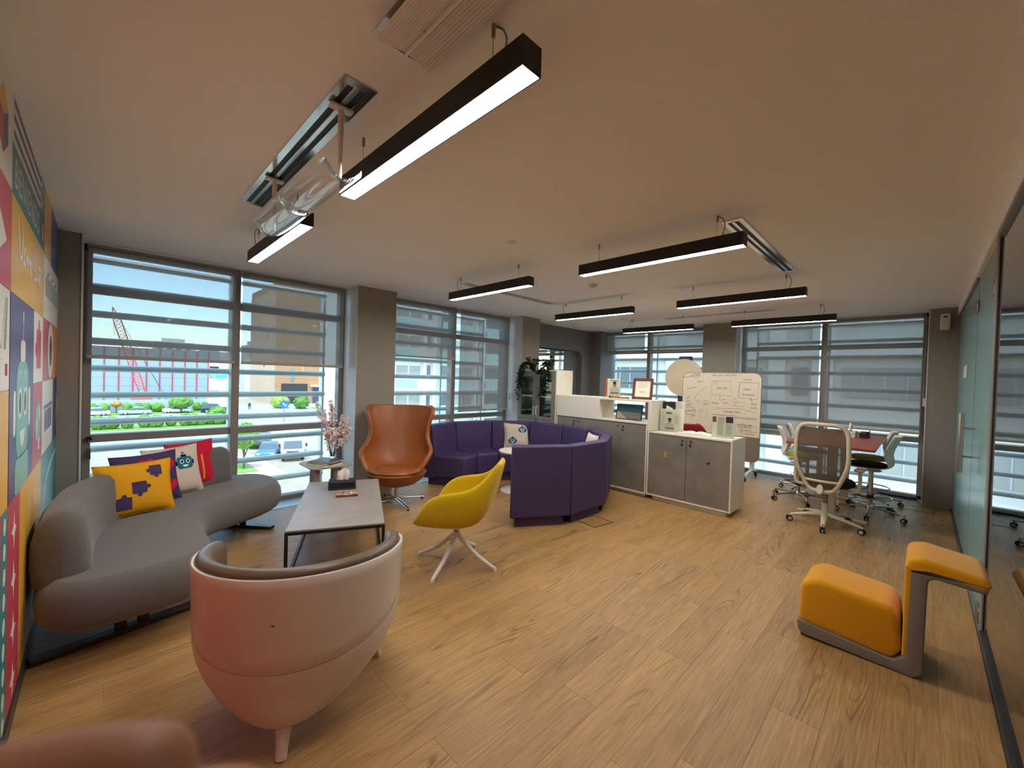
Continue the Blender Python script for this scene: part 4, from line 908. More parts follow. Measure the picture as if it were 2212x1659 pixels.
bs = thing('wooden_box', 'small red-brown wooden box on the upper shelf', 'box', (-4.36, CY+.16, 1.266)); MB().box((0, 0, .03), (.14, .1, .06)).obj('box', 'tray_wood', bs, bevel=.003); MB().box((0, 0, .065), (.145, .105, .01)).obj('lid', 'tray_wood', bs, bevel=.002)
pm('ivy_leaf', (40, 72, 34), .5, var=.5, vscale=20); pm('ivy_stem', (60, 70, 40), .7)
def leaf(mb, p, d, s, rr):
    d = d.normalized(); sd = d.cross(Vector((rr.uniform(-.3, .3), rr.uniform(-.3, .3), 1))).normalized(); n_ = sd.cross(d)
    P = [(0, 0), (.35, .5), (.30, .22), (.75, .42), (1, 0), (.75, -.42), (.30, -.22), (.35, -.5)]
    mb.add([p+d*a*s+sd*b*s+n_*(.12*s*(1-abs(b)*2)*a) for a, b in P], [(0, 1, 2), (0, 2, 4), (2, 3, 4), (0, 4, 6), (4, 5, 6), (0, 6, 7)])
def ivy(label, loc, seed, trails, pot=True):
    rr = random.Random(seed); t = thing('potted_ivy', label, 'plant', loc, 0, 'ivy plants on the tall cabinet')
    MB().lathe([(.045, 0), (.05, .004), (.062, .10), (.065, .105), (.058, .105), (.05, .06), (.001, .06)], 18).obj('pot', 'black_plastic', t, smooth=50)
    sm_ = MB(); lf = MB()
    for k in range(16):
        a = rr.uniform(0, 2*PI); q = Vector((math.cos(a)*rr.uniform(.03, .11), math.sin(a)*rr.uniform(.03, .09), .12+rr.uniform(.0, .09))); sm_.tube([(0, 0, .06), q*.6+Vector((0, 0, .06)), q], .002, 4)
        for j in range(3): leaf(lf, q*(.7+.3*rr.random())+Vector((0, 0, .02*j)), Vector((math.cos(a+rr.uniform(-1, 1)), math.sin(a+rr.uniform(-1, 1)), rr.uniform(-.6, .4))), rr.uniform(.055, .085), rr)
    for (dx, dy, dz) in trails:
        P = spline([(0, 0, .09), (dx*.5, dy*.55, .13), (dx*.85, dy, .02), (dx+rr.uniform(-.02, .02), dy*1.03, dz*.5), (dx+rr.uniform(-.03, .03), dy*1.05, dz)], 6); sm_.tube(P, .0018, 4)
        for i in range(3, len(P)):
            for j in range(2): a = rr.uniform(0, 2*PI); leaf(lf, P[i], Vector((math.cos(a), math.sin(a)-.4, rr.uniform(-1, .1))), rr.uniform(.045, .07), rr)
    sm_.obj('stems', 'ivy_stem', t); tag(lf.obj('leaves', 'ivy_leaf', t), kind='stuff')
ivy('trailing ivy in a black pot at the left of the tall cabinet', (-4.76, CY+.10, 1.70), 3, [(-.16, -.14, -.30), (-.19, -.15, -.42), (-.12, -.15, -.22), (-.08, -.14, -.34), (.14, -.10, .0), (-.21, -.13, -.50)])
ivy('trailing ivy at the right of the tall cabinet', (-4.38, CY+.10, 1.70), 5, [(-.02, -.15, -.40), (.03, -.15, -.30), (-.05, -.15, -.48), (-.12, -.14, -.05), (.10, -.14, -.12)])
# mirror standing in the alcove
mr_ = thing('wall_mirror', 'frameless mirror in the grey alcove behind the ivy', 'mirror', (0, 0, 0)); MB().box2((-5.50, 6.10, .9), (-5.488, 7.03, 2.17)).obj('glass', pm('mirror', (235, 238, 238), .03, 1.0), mr_); MB().box2((-5.498, 6.09, 2.16), (-5.48, 7.04, 2.18)).obj('top_edge', 'alu_dark', mr_)

# ------------------------------------------------------------------ display pieces on the cabinets
pm('wood_frame', (92, 48, 34), .4, var=.2, vscale=20); pm('gold', (176, 134, 52), .35, .7); pm('print_grey', (150, 146, 140), .8); pm('print_dark', (52, 48, 50), .7); pm('print_red', (190, 40, 50), .7); pm('skin_print', (150, 104, 78), .8); pm('shirt_print', (206, 194, 188), .8); pm('orange_print', (224, 82, 40), .6); pm('card_teal', (34, 100, 112), .5); pm('card_cream', (226, 206, 168), .6); pm('print_black', (24, 22, 24), .7)
def upright(x, y, z, lean=0.0, rz=0.0):
    return Matrix.Translation((x, y, z)) @ Matrix.Rotation(rz, 4, 'Z') @ Matrix.Rotation(-lean, 4, 'X') @ Matrix.Rotation(PI/2, 4, 'X')     # local x right, y up, z towards the viewer
def textlines(parent, M, x0, x1, z0, z1, n, mat='print_grey', rr=random.Random(5), h=.004):
    mb = MB(); mb.M = M
    for k in range(n):
        z = z1-(z1-z0)*(k+.5)/n; mb.box2((x0, z-h/2, 0), (x0+(x1-x0)*rr.uniform(.75, 1), z+h/2, .0005))
    return mb.obj('text_lines', mat, parent)
def acrylic_stand(label, x, w_, h_, y, z, rz=0.0):
    t = thing('acrylic_stand', label, 'display stand', (x, y, z), rz, 'acrylic display stands')
    MB().box2((-w_/2, -.022, 0), (w_/2, -.019, h_)).obj('front_sheet', 'clear_glass', t); MB().box2((-w_/2, .015, 0), (w_/2, .018, h_)).obj('back_sheet', 'clear_glass', t); MB().box2((-w_/2, -.0188, 0), (w_/2, .0148, .003)).obj('foot', 'clear_glass', t); return t
def sheet_page(name, label, cat, x, y, z, w_, h_, mat='paper', lean=0.0, rz=0.0, grp=None):
    t = thing(name, label, cat, (0, 0, 0), 0, grp); M = upright(x, y, z, lean, rz); t.matrix_world = M
    MB().box2((-w_/2, 0, -.003), (w_/2, h_, 0)).obj('sheet', mat, t); return t
def man(parent, cx, cz, s):
    I = Matrix.Translation((0, 0, .0004)); decal('portrait_print', [(cx-s*.5, cz-s*.75), (cx+s*.5, cz-s*.75), (cx+s*.46, cz+.1*s), (cx+s*.2, cz+.24*s), (cx-s*.2, cz+.24*s), (cx-s*.46, cz+.1*s)], 'shirt_print', parent, I)
    decal('portrait_print', [(cx+p[0], cz+s*.45+p[1]) for p in ell(0, 0, s*.17, s*.23, 14)], 'skin_print', parent, Matrix.Translation((0, 0, .0009))); decal('portrait_print', [(cx+p[0], cz+s*.60+p[1]) for p in ell(0, 0, s*.18, s*.11, 12)], 'print_black', parent, Matrix.Translation((0, 0, .0013)))
    decal('portrait_print', [(cx-s*.45, cz-.28*s), (cx+s*.45, cz-.28*s), (cx+s*.40, cz-.42*s), (cx-s*.40, cz-.42*s)], 'skin_print', parent, Matrix.Translation((0, 0, .0013)))
acrylic_stand('clear stand with the orange-spined magazine on the hutch', -3.27, .27, .285, 5.40, 1.306, R_(6))
p = sheet_page('magazine', 'business magazine with a portrait and orange spine on the hutch', 'magazine', -3.27, 5.397, 1.310, .24, .275, 'paper', 0, R_(6)); I0 = Matrix.Translation((0, 0, .0004))
decal('spine', [(-.12, .01), (-.085, .01), (-.085, .275), (-.12, .275)], 'orange_print', p, I0); lettering('Business', .038, 'print_dark', p, Matrix.Translation((.03, .25, .001)), sx=1.0); man(p, .03, .12, .16); textlines(p, I0, -.07, .11, .01, .045, 2, 'print_grey')
nb = thing('name_plate', 'gold name plate lying on the hutch between magazine and frame', 'name plate', (-3.08, 5.28, 1.306)); MB().box((0, 0, .012), (.28, .05, .024)).obj('bar', 'gold', nb, bevel=.003); MB().box((-.15, 0, .014), (.02, .055, .028)).obj('end_block', 'print_black', nb, bevel=.002)
f = thing('framed_certificate', 'certificate in a dark wood frame standing on the hutch', 'frame', (0, 0, 0)); f.matrix_world = upright(-2.77, 5.34, 1.306, R_(10), R_(8))
b = MB(); w_, h_, t_ = .285, .30, .035
b.box2((-w_/2, 0, -.012), (-w_/2+t_, h_, .006)); b.box2((w_/2-t_, 0, -.012), (w_/2, h_, .006)); b.box2((-w_/2+t_, 0, -.012), (w_/2-t_, t_, .006)); b.box2((-w_/2+t_, h_-t_, -.012), (w_/2-t_, h_, .006)); b.obj('frame', 'wood_frame', f, bevel=.002)
MB().box2((-w_/2+t_, t_, -.012), (w_/2-t_, h_-t_, -.004)).obj('paper', 'paper', f); textlines(f, Matrix.Translation((0, 0, -.0039)), -.07, .07, .16, .25, 5, 'print_grey'); lettering('OCO', .035, 'print_black', f, Matrix.Translation((0, .105, -.003)))
f = thing('certificate_folder', 'black folder with a teal and cream certificate in the open shelf', 'certificate', (0, 0, 0)); f.matrix_world = upright(-2.97, 5.35, 1.006, R_(14), R_(6))
MB().box2((-.195, 0, -.006), (.195, .225, 0)).obj('cover', 'print_black', f, bevel=.001); decal('paper', [(-.18, .008), (.18, .008), (.18, .218), (-.18, .218)], 'card_cream', f, I0); decal('teal_field', [(-.18, .11), (.18, .10), (.18, .218), (-.18, .218)], 'card_teal', f, Matrix.Translation((0, 0, .0009))); decal('grey_field', [(-.02, .008), (.18, .008), (.18, .10), (-.15, .109)], 'print_grey', f, Matrix.Translation((0, 0, .0009)))
textlines(f, Matrix.Translation((0, 0, .0015)), -.08, .08, .12, .16, 2, 'print_dark')
acrylic_stand('clear stand holding a cream page with a portrait on the low cabinet', -2.365, .265, .30, 5.36, .901, R_(4))
p = sheet_page('brochure', 'cream brochure page with a small portrait in the left stand', 'brochure', -2.365, 5.357, .905, .255, .295, 'card_cream' if False else 'paper', 0, R_(4)); lettering('AACSB', .022, 'paper', p, Matrix.Translation((-.01, .243, .0016))); decal('title_bar', rrect(.075, .026, .003, 2, -.01, .243), 'print_dark', p, I0); man(p, .0, .085, .13); textlines(p, I0, .07, .115, .1, .22, 9, 'print_grey'); textlines(p, I0, -.10, -.085, .05, .24, 9, 'print_grey')
p = sheet_page('magazine', 'black and white magazine standing behind the left stand', 'magazine', -2.415, 5.43, .905, .16, .39, 'print_black', R_(4), R_(20)); decal('cover_print', [(-.06, .12), (.0, .16), (.05, .30), (-.03, .34)], 'paper', p, I0); lettering('NEWS', .05, 'paper', p, Matrix.Translation((.0, .06, .001)), bold=.0)
p = sheet_page('newspaper', 'folded grey newspaper standing behind the left stand', 'newspaper', -2.33, 5.47, .905, .20, .40, 'paper', R_(4), R_(6)); textlines(p, I0, -.09, .09, .30, .39, 9, 'print_grey')
acrylic_stand('clear stand with newspaper clippings at the end of the low cabinet', -1.70, .255, .29, 5.36, .901, R_(3))
p = sheet_page('newspaper', 'newspaper clipping with red headline in the right stand', 'newspaper', -1.70, 5.357, .905, .245, .285, 'paper', 0, R_(3)); decal('headline', [(-.12, .268), (.12, .268), (.12, .274), (-.12, .274)], 'print_red', p, I0); decal('photo_print', [(.03, .18), (.11, .18), (.11, .255), (.03, .255)], 'print_dark', p, I0); decal('photo_print', [(-.12, .18), (-.08, .18), (-.08, .25), (-.12, .25)], 'tray_wood', p, I0); textlines(p, I0, -.065, .02, .02, .25, 17, 'print_grey', h=.006); textlines(p, I0, .028, .11, .02, .17, 11, 'print_grey', h=.006)
ob = thing('open_book', 'open magazine lying on the low cabinet between the stands', 'book', (-2.06, 5.42, .901), R_(12))
for s in (-1, 1):
    b = MB(); R = []
    for k in range(9):
        u = k/8; R.append([(s*.21*u, -.14, .028*math.sin(PI*min(1, u*1.2+.05))*(1-u)+.004), (s*.21*u, .14, .028*math.sin(PI*min(1, u*1.2+.05))*(1-u)+.004), (s*.21*u, .14, 0), (s*.21*u, -.14, 0)])
    b.loft(R); b.obj('page_block', 'paper', ob, smooth=30)
MB().box((0, 0, -.0005), (.43, .29, .0015)).obj('cover', 'print_dark', ob)

# ------------------------------------------------------------------ whiteboard, totem
wb = thing('mobile_whiteboard', 'rounded mobile whiteboard covered in handwriting behind the cabinet', 'whiteboard', (-2.49, 7.60, 0))
BW, Z0, Z1, ZM = 1.29, .275, 1.755, .69
out = rrect(BW, Z1-Z0, .11, 8, 0, (Z0+Z1)/2)
MBd = Matrix(((1, 0, 0, 0), (0, 0, -1, 0), (0, 1, 0, 0), (0, 0, 0, 1)))        # local xy -> xz, facing -y
mb = MB(); mb.M = MBd; mb.prism(out, -.022, .0); mb.obj('panel_edge', 'alu_grey', wb, bevel=.004)
inn = [(x*.985, (z-(Z0+Z1)/2)*.987+(Z0+Z1)/2) for x, z in out]
pm('board_white', (222, 212, 192), .3); pm('board_felt', (126, 114, 100), .9, var=.1, vscale=60)
def clip(poly, z, keep_above):
    o = []
    for a, b in zip(poly, poly[1:]+poly[:1]):
        ia, ib = (a[1] >= z) == keep_above, (b[1] >= z) == keep_above
        if ia: o.append(a)
        if ia != ib: t = (z-a[1])/(b[1]-a[1]); o.append((a[0]+(b[0]-a[0])*t, z))
    return o
mb = MB(); mb.M = MBd; mb.prism(clip(inn, ZM, True), .0005, .004); mb.obj('writing_surface', 'board_white', wb); mb = MB(); mb.M = MBd; mb.prism(clip(inn, ZM, False), .0005, .004); mb.obj('felt_panel', 'board_felt', wb)
for s in (-1, 1):
    q = MB(); q.box((s*.52, .045, .62), (.04, .03, 1.1)); q.tube(spline([(s*.52, .045, .14), (s*.52, -.12, .125), (s*.52, -.29, .085)], 5), .018, 8); q.tube(spline([(s*.52, .045, .14), (s*.52, .2, .125), (s*.52, .34, .085)], 5), .018, 8); l_ = q.obj('leg_frame', 'white_metal', wb, smooth=50)
    for y in (-.29, .34): MB().cyl((s*.52-.014, y, .034), (s*.52+.014, y, .034), .034, n=16).obj('caster', 'rubber', l_, smooth=40)
pm('marker', (84, 84, 88), .8); pm('marker_dark', (52, 50, 56), .8)
BM = MBd @ Matrix.Translation((0, 0, .0044))
def bp_(px, py):   # photo-measured position on the board: fraction of width, fraction of full height
    return (-BW/2+BW*px, Z1-(Z1-Z0)*py)
def wr(txt, px, py, s, rot=0.0, mat='marker', sx=.8):
    x, y = bp_(px, py); lettering(txt, s, mat, wb, BM @ Matrix.Translation((x, y, 0)) @ Matrix.Rotation(R_(rot), 4, 'Z'), 'handwriting', sx)
wr('Anonymity (types)', .12, .045, .05, 12); wr('Add - year / rock / topic', .55, .03, .05, 2); wr('Share', .24, .11, .05); wr('activity plan', .13, .19, .045, 14); wr('graph-video', .53, .18, .045, 0, 'marker_dark'); wr('video', .83, .185, .06, 2, 'marker_dark'); wr('(content)', .85, .245, .06, 0, 'marker_dark'); wr('- yes!', .08, .31, .05, 14); wr('- why', .08, .36, .05, 14); wr('- month', .09, .40, .05, 14)
wr('video!', .32, .37, .045); wr('Website', .45, .36, .045, 0, 'marker_dark'); wr('listen', .58, .35, .045); wr('user', .56, .31, .045); wr('PAGE', .915, .35, .045, 0, 'marker_dark'); wr('landing', .915, .39, .04, 0, 'marker_dark'); wr('community', .10, .475, .06, 12); wr('campaign video', .66, .45, .055, 0, 'marker_dark'); wr('transition to payments', .80, .51, .055, 0, 'marker_dark'); wr('Landing page', .82, .585, .055, 0, 'marker_dark'); wr('ready video to', .82, .615, .045, 0, 'marker_dark'); wr('organization', .83, .645, .045, 0, 'marker_dark'); wr('- subscriber', .88, .685, .04, 0, 'marker_dark'); wr('shade for', .84, .075, .045); wr('share', .17, .53, .045, 20); wr('+1', .28, .47, .05)
def ln(*P): return [bp_(*p) for p in P]
def oval(cx, cy, a, b, n=20): return [bp_(cx+a*math.cos(2*PI*k/n), cy+b*math.sin(2*PI*k/n)) for k in range(n+1)]
strokes('sketch_lines', [ln((.745, .11), (.965, .11), (.955, .295), (.735, .285), (.745, .11)), ln((.88, .28), (.90, .33))], .0034, 'marker_dark', wb, BM @ Matrix.Translation((0, 0, -.001)))
strokes('sketch_lines', [ln((.40, .10), (.64, .10), (.65, .27), (.40, .26), (.40, .10)), ln((.51, .26), (.51, .32), (.53, .33)), oval(.445, .12, .02, .02), oval(.11, .475, .085, .05), [bp_(.16+.2*k/10, .33-.16*math.sin(PI*k/20)) for k in range(11)], ln((.68, .38), (.72, .34), (.82, .33), (.80, .38), (.68, .38)), ln((.28, .34), (.36, .335), (.38, .38), (.28, .40)), ln((.25, .45), (.35, .44), (.34, .54), (.26, .55), (.25, .45)), oval(.22, .35, .015, .015), oval(.69, .32, .02, .025), ln((.47, .44), (.47, .42), (.75, .41), (.95, .44)), oval(.18, .04, .055, .025), ln((.70, .60), (.95, .60), (.96, .66), (.75, .67)), ln((.16, .53), (.13, .51)), ln((.79, .66), (.79, .70))], .0022, 'marker', wb, BM @ Matrix.Translation((0, 0, -.0005)))
tt = thing('round_sign', 'white disc sign mounted on a tall purple post by the window', 'sign', (-3.20, 7.86, 0)); pm('totem_purple', (70, 48, 116), .6); pm('disc_cream', (224, 210, 178), .5)
MB().box((0, 0, 1.03), (.21, .12, 2.06)).obj('post', 'totem_purple', tt, bevel=.004); MB().box((0, 0, .01), (.34, .2, .02)).obj('base', 'totem_purple', tt, bevel=.004)
mb = MB(); mb.M = Matrix.Translation((0, -.062, 1.655)) @ Matrix.Rotation(PI/2, 4, 'X'); mb.prism(circ(.355, 48), 0, .02); mb.obj('disc', 'disc_cream', tt, bevel=.003)

# ------------------------------------------------------------------ meeting corner
mt = thing('meeting_table', 'red-topped high meeting table by the right window', 'table', (-.73, 6.72, 0))
pm('table_red', (150, 56, 42), .35, var=.06, vscale=12)
MB().box((0, 0, .888), (.80, 1.87, .024)).obj('top', 'table_red', mt, bevel=.003)
MB().box((0, 0, .862), (.06, 1.3, .028)).obj('top_rail', 'cream_plastic' if 'cream_plastic' in MATS else pm('cream_plastic', (206, 194, 172), .45), mt, bevel=.004)
for y in (-.55, .63): MB().box((0, y, .44), (.10, .05, .82)).obj('leg_column', 'cream_plastic', mt, bevel=.008); MB().box((0, y, .016), (.66, .07, .03)).obj('foot_bar', 'cream_plastic', mt, bevel=.006)
def caster(parent, c, ang, r=.028):
    d = Vector((-math.sin(ang), math.cos(ang), 0)); c = Vector(c)
    k = MB(); k.cyl((c.x, c.y, r), (c.x, c.y, r*2+.03), .009, n=8); k.box((c.x, c.y, r*1.55), (.03, .03, r*.9), ang); k = k.obj('caster', 'black_plastic', parent, bevel=.004)
    for s in (-1, 1): MB().cyl(c+d*s*.010+Vector((0, 0, r)), c+d*s*.022+Vector((0, 0, r)), r, n=16).obj('wheel', 'rubber', k, smooth=40); MB().cyl(c+d*s*.0215+Vector((0, 0, r)), c+d*s*.0235+Vector((0, 0, r)), r*.6, n=14).obj('hub_cap', 'wheel_grey', k)
pm('wheel_grey', (170, 166, 158), .4)
pm('lime', (150, 150, 10), .95, bump=.3, bscale=600, sheen=.2); pm('black_fabric', (18, 18, 20), .95, bump=.3, bscale=600)
def stool(label, loc, rz, seatm, a0=0.0):
    t = thing('high_stool', label, 'stool', loc, rz, 'white high stools at the red table')
    # back and seat shell: one plastic sheet with a kinked profile, forward = +x
    P = [(.20, .60, .20), (.12, .588, .215), (-.05, .588, .22), (-.155, .60, .215), (-.205, .64, .205), (-.205, .70, .19), (-.185, .76, .18), (-.20, .84, .185), (-.235, .92, .18), (-.26, .985, .165), (-.268, 1.0, .14)]
    mb = MB(); R = []
    for i, (x, z, hw) in enumerate(P):
        q = .075 if z > .68 else .03
        R.append([(x+q*(u*u), hw*u, z+(.012*(u*u) if z < .63 else 0)) for u in [-1+k/5 for k in range(11)]])
    mb.loft(R, cap=False, closed=False); mb.obj('shell', 'white_plastic', t, smooth=180, solid=.014, sub=1)
    mb = MB(); R = []
    for s, z in ((.85, .600), (1, .612), (1, .630), (.9, .645), (.5, .651), (.02, .652)): R.append([(.02+.205*s*math.cos(a)*(1 if math.cos(a) > 0 else .85), .205*s*math.sin(a), z) for a in [2*PI*k/28 for k in range(28)]])
    mb.loft(R); mb.obj('seat_pad', seatm, t, smooth=60)
    MB().lathe([(.09, .545), (.10, .56), (.06, .585), (.001, .59)], 16).obj('mechanism', 'white_plastic', t, smooth=40); MB().cyl((0, 0, .09), (0, 0, .55), .024, n=16).obj('column', 'chrome', t, smooth=40)
    MB().tube([(.20*math.cos(a), .20*math.sin(a), .235) for a in [2*PI*k/32 for k in range(32)]], .009, 8, closed=True).obj('foot_ring', 'chrome', t, smooth=60); q = MB()
    for k in range(3): a = 2*PI*k/3+.4; q.cyl((.02*math.cos(a), .02*math.sin(a), .22), (.20*math.cos(a), .20*math.sin(a), .235), .007, n=8)
    q.cyl((0, 0, .20), (0, 0, .25), .032, n=14); q.obj('ring_spokes', 'black_plastic', t)
    MB().lathe([(.045, .075), (.045, .12), (.03, .14), (.001, .141)], 16).obj('hub', 'chrome', t, smooth=40)
    for k in range(5):
        a = a0+2*PI*k/5; d = Vector((math.cos(a), math.sin(a), 0))
        lg = MB().tube([d*.03+Vector((0, 0, .105)), d*.18+Vector((0, 0, .095)), d*.30+Vector((0, 0, .082)), d*.325+Vector((0, 0, .07)), d*.326+Vector((0, 0, .05))], [.017, .014, .011, .010, .009], 8).obj('leg', 'chrome', t, smooth=50); caster(lg, d*.326, a)
    return t
stool('white high stool with black seat, right side of the red table and nearest', (-.41, 6.70, 0), R_(180), 'black_fabric', .3)
stool('white high stool with lime seat, far right side of the red table', (-.46, 7.38, 0), R_(184), 'lime', .9)
stool('white high stool with lime seat, left side of the red table and nearest', (-1.15, 6.72, 0), R_(4), 'lime', .1)
stool('white high stool behind the lime-seated one, far left of the red table', (-1.16, 7.38, 0), R_(-2), 'black_fabric', .6)
# task chair
tk = thing('task_chair', 'cream-framed mesh office chair with its back to the camera', 'chair', (-.73, 5.78, 0), R_(86))
pm('cream_plastic', (206, 194, 172), .45); veil('mesh_back', (112, 100, 86), .18, 1400)
def back_pt(u, v):      # u across -1..1, v up 0..1 ; forward = +x
    z = .42+.73*v; hw = .235*(.62+.40*min(1, v*2.2)-.02*v) if v < .4 else .235*(1.0-.02*(v-.4)/.6)
    return Vector((-.24-.06*math.sin(v*PI*.9)-.04*v+.05*u*u, hw*u, z))
loop = []
for k in range(48):
    a = 2*PI*k/48; c_, s_ = math.cos(a), math.sin(a); e = .38
    u = math.copysign(abs(c_)**e, c_); v = .5+.5*math.copysign(abs(s_)**(e if s_ > 0 else .75), s_); loop.append(back_pt(u, v))
MB().tube(loop, .022, 10, closed=True, flat=(1, 1)).obj('back_frame', 'cream_plastic', tk, smooth=60)
mb = MB(); mb.loft([[back_pt(u*.93, .05+.9*j/12)+Vector((.004, 0, 0)) for u in [-1+k/6 for k in range(13)]] for j in range(13)], cap=False, closed=False); mb.obj('mesh', 'mesh_back', tk, smooth=180)
mb = MB(); mb.tube([back_pt(u, .155)+Vector((.006, 0, 0)) for u in [-.85+1.7*k/10 for k in range(11)]], .016, 8); mb.obj('lumbar_bar', 'cream_plastic', tk, smooth=60)
mb = MB(); R = []
for s, z in ((.86, .455), (1, .475), (1, .51), (.92, .53), (.6, .538), (.02, .54)): R.append([(.04+.25*s*math.cos(a), .25*s*math.sin(a), z) for a in [2*PI*k/28 for k in range(28)]])
mb.loft(R); mb.obj('seat', 'black_fabric', tk, smooth=60); MB().box((.0, 0, .43), (.24, .18, .06)).obj('mechanism', 'cream_plastic', tk, bevel=.01); MB().tube(spline([(-.05, 0, .43), (-.18, 0, .425), (-.285, 0, .45)], 5), .03, 10, flat=(1, 1.8)).obj('back_arm', 'cream_plastic', tk, smooth=60)
for s in (-1, 1):
    am = MB().tube(spline([(-.02, s*.17, .43), (-.02, s*.27, .44), (-.01, s*.292, .52), (0, s*.29, .66)], 6), .018, 10).obj('arm_post', 'cream_plastic', tk, smooth=60); MB().box((.03, s*.29, .675), (.24, .085, .03)).obj('arm_pad', 'cream_plastic', am, bevel=.014, seg=3)
MB().cyl((0, 0, .08), (0, 0, .42), .022, n=14).obj('column', 'steel', tk, smooth=40); MB().cyl((0, 0, .08), (0, 0, .25), .032, n=14).obj('column_sleeve', 'cream_plastic', tk, smooth=40)
for k in range(5):
    a = R_(-86)+R_(-90)+2*PI*k/5+.08; d = Vector((math.cos(a), math.sin(a), 0))
    lg = MB().tube([d*.02+Vector((0, 0, .125)), d*.15+Vector((0, 0, .11)), d*.33+Vector((0, 0, .078)), d*.345+Vector((0, 0, .07))], [.034, .027, .018, .014], 10, flat=(1.1, .8)).obj('leg', 'cream_plastic', tk, smooth=60); caster(lg, d*.335, a, .032)
tissue_box('white tissue box on the red meeting table', (-.66, 7.10, .9002), R_(90), .22, .12, .08, 'white_plastic')
pt_ = thing('desk_organizer', 'small black desk organizer on the red meeting table', 'organizer', (-.52, 7.20, .9002)); q = MB(); q.box((0, 0, .004), (.10, .09, .008)); q.box((.046, 0, .05), (.008, .09, .09)); q.box((0, .042, .04), (.084, .006, .072)); q.box((0, -.042, .025), (.084, .006, .042)); q.box((-.046, 0, .03), (.008, .09, .05)); q.obj('holder', 'black_plastic', pt_, bevel=.002); MB().box((-.01, 0, .045), (.05, .06, .07)).obj('card_stack', 'tray_wood', pt_)
# dispenser on the right column, floor boxes
ds = thing('air_freshener', 'white air freshener dispenser high on the right column', 'dispenser', (.187, 7.868, 2.355)); MB().box((0, -.035, .105), (.095, .068, .215)).obj('case', 'white_plastic', ds, bevel=.018, seg=3)
for k in range(5): a = R_(30+30*k); q = MB(); q.M = Matrix.Translation((0, -.0697, .16)) @ Matrix.Rotation(PI/2, 4, 'X') @ Matrix.Rotation(a, 4, 'Z'); q.prism([(x*1.0+.016, y*.5) for x, y in circ(.011, 10)], 0, .001); q.obj('leaf_emblem', 'print_black', ds)
def floor_box(label, c, s, rz):
    t = thing('floor_box', label, 'floor box', (c[0], c[1], .0006), rz, 'floor power boxes'); q = MB(); a, b = s[0]/2, s[1]/2; w_ = .01
    q.box2((-a, -b, 0), (a, -b+w_, .003)); q.box2((-a, b-w_, 0), (a, b, .003)); q.box2((-a, -b+w_, 0), (-a+w_, b-w_, .003)); q.box2((a-w_, -b+w_, 0), (a, b-w_, .003)); q.obj('rim', 'alu_dark', t); MB().box2((-a+w_, -b+w_, 0), (a-w_, b-w_, .0015)).obj('lid', 'oak_plank', t)
floor_box('square floor box with dark rim beside the purple booth', (-2.50, 3.85), (.27, .30), R_(-8)); floor_box('floor box with dark rim near the right column', (.02, 7.56), (.28, .28), 0)

# small wall card, window latch with tag, corrugated cable by the right window
wc = thing('wall_card', 'small white photo card fixed to the mural at the left edge', 'card', (0, 0, 0)); mb = MB(); mb.M = MU; mb.box2((2.30, 1.45, .0035), (2.455, 1.56, .014)); mb.obj('card', 'white_plastic', wc); decal('photo_print', [(2.40, 1.50), (2.445, 1.50), (2.445, 1.545), (2.40, 1.545)], 'print_red', wc, MU @ Matrix.Translation((0, 0, .0142)))
lt = MB().cyl((-.085, -.10, .875), (-.085, -.05, .875), .022, n=14).obj('latch', 'black_metal', W1, smooth=40); q = MB(); q.tube([(-.085, -.10, .87), (-.08, -.105, .80)], .003, 5); q.box((-.085, -.105, .74), (.03, .006, .10)); q.obj('latch_tag', 'steel', lt)
cb_ = thing('corrugated_cable', 'black corrugated cable on the sill by the right window', 'cable', (0, 0, 0)); P = [(-.42+.012*k, 8.10+.01*math.sin(k*.4), .024) for k in range(36)]; MB().tube(P, [.022 if k % 2 else .015 for k in range(36)], 8).obj('hose', 'black_plastic', cb_)

# ------------------------------------------------------------------ outside: street level lies 7.5 m below this floor
G = -7.5
pm('sand', (150, 138, 118), .95, var=.28, vscale=.8); pm('asphalt', (150, 153, 157), .9, var=.06, vscale=.5); pm('paving', (160, 158, 154), .9, var=.08, vscale=.8); pm('pink_paving', (214, 160, 152), .9, var=.1, vscale=2)
pm('grass', (112, 142, 62), .95, var=.3, vscale=2); pm('leaf_out', (96, 138, 52), .9, var=.5, vscale=3, rnd=.15); pm('leaf_out2', (150, 168, 64), .9, var=.4, vscale=3); pm('trunk', (96, 74, 56), .9); pm('site_wall', (168, 170, 172), .9); pm('panel_grey', (140, 152, 160), .8); pm('red_steel', (172, 62, 58), .7); pm('crane_red', (206, 70, 58), .6)
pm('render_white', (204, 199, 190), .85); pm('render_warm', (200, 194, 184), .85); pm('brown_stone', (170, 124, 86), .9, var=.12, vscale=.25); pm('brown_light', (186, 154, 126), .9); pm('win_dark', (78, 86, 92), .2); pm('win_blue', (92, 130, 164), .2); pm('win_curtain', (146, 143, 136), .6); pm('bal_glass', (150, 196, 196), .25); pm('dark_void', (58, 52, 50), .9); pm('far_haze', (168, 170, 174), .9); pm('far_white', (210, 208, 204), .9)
def ground(name, a, b, z, mat): return struct(MB().box2((a[0], a[1], z-.3), (b[0], b[1], z)).obj(name, mat))
ground('ground', (-260, -120), (-5.7, 140), G-.02, 'sand'); ground('ground', (5, 9), (-5.6, 140), G-.021, 'sand')
ground('road', (-104, -120), (-86.5, 140), G, 'asphalt'); ground('verge', (-86.5, -120), (-79, 15.5), G+.06, 'grass'); ground('verge', (-110.4, -120), (-105, 21), G+.06, 'grass')
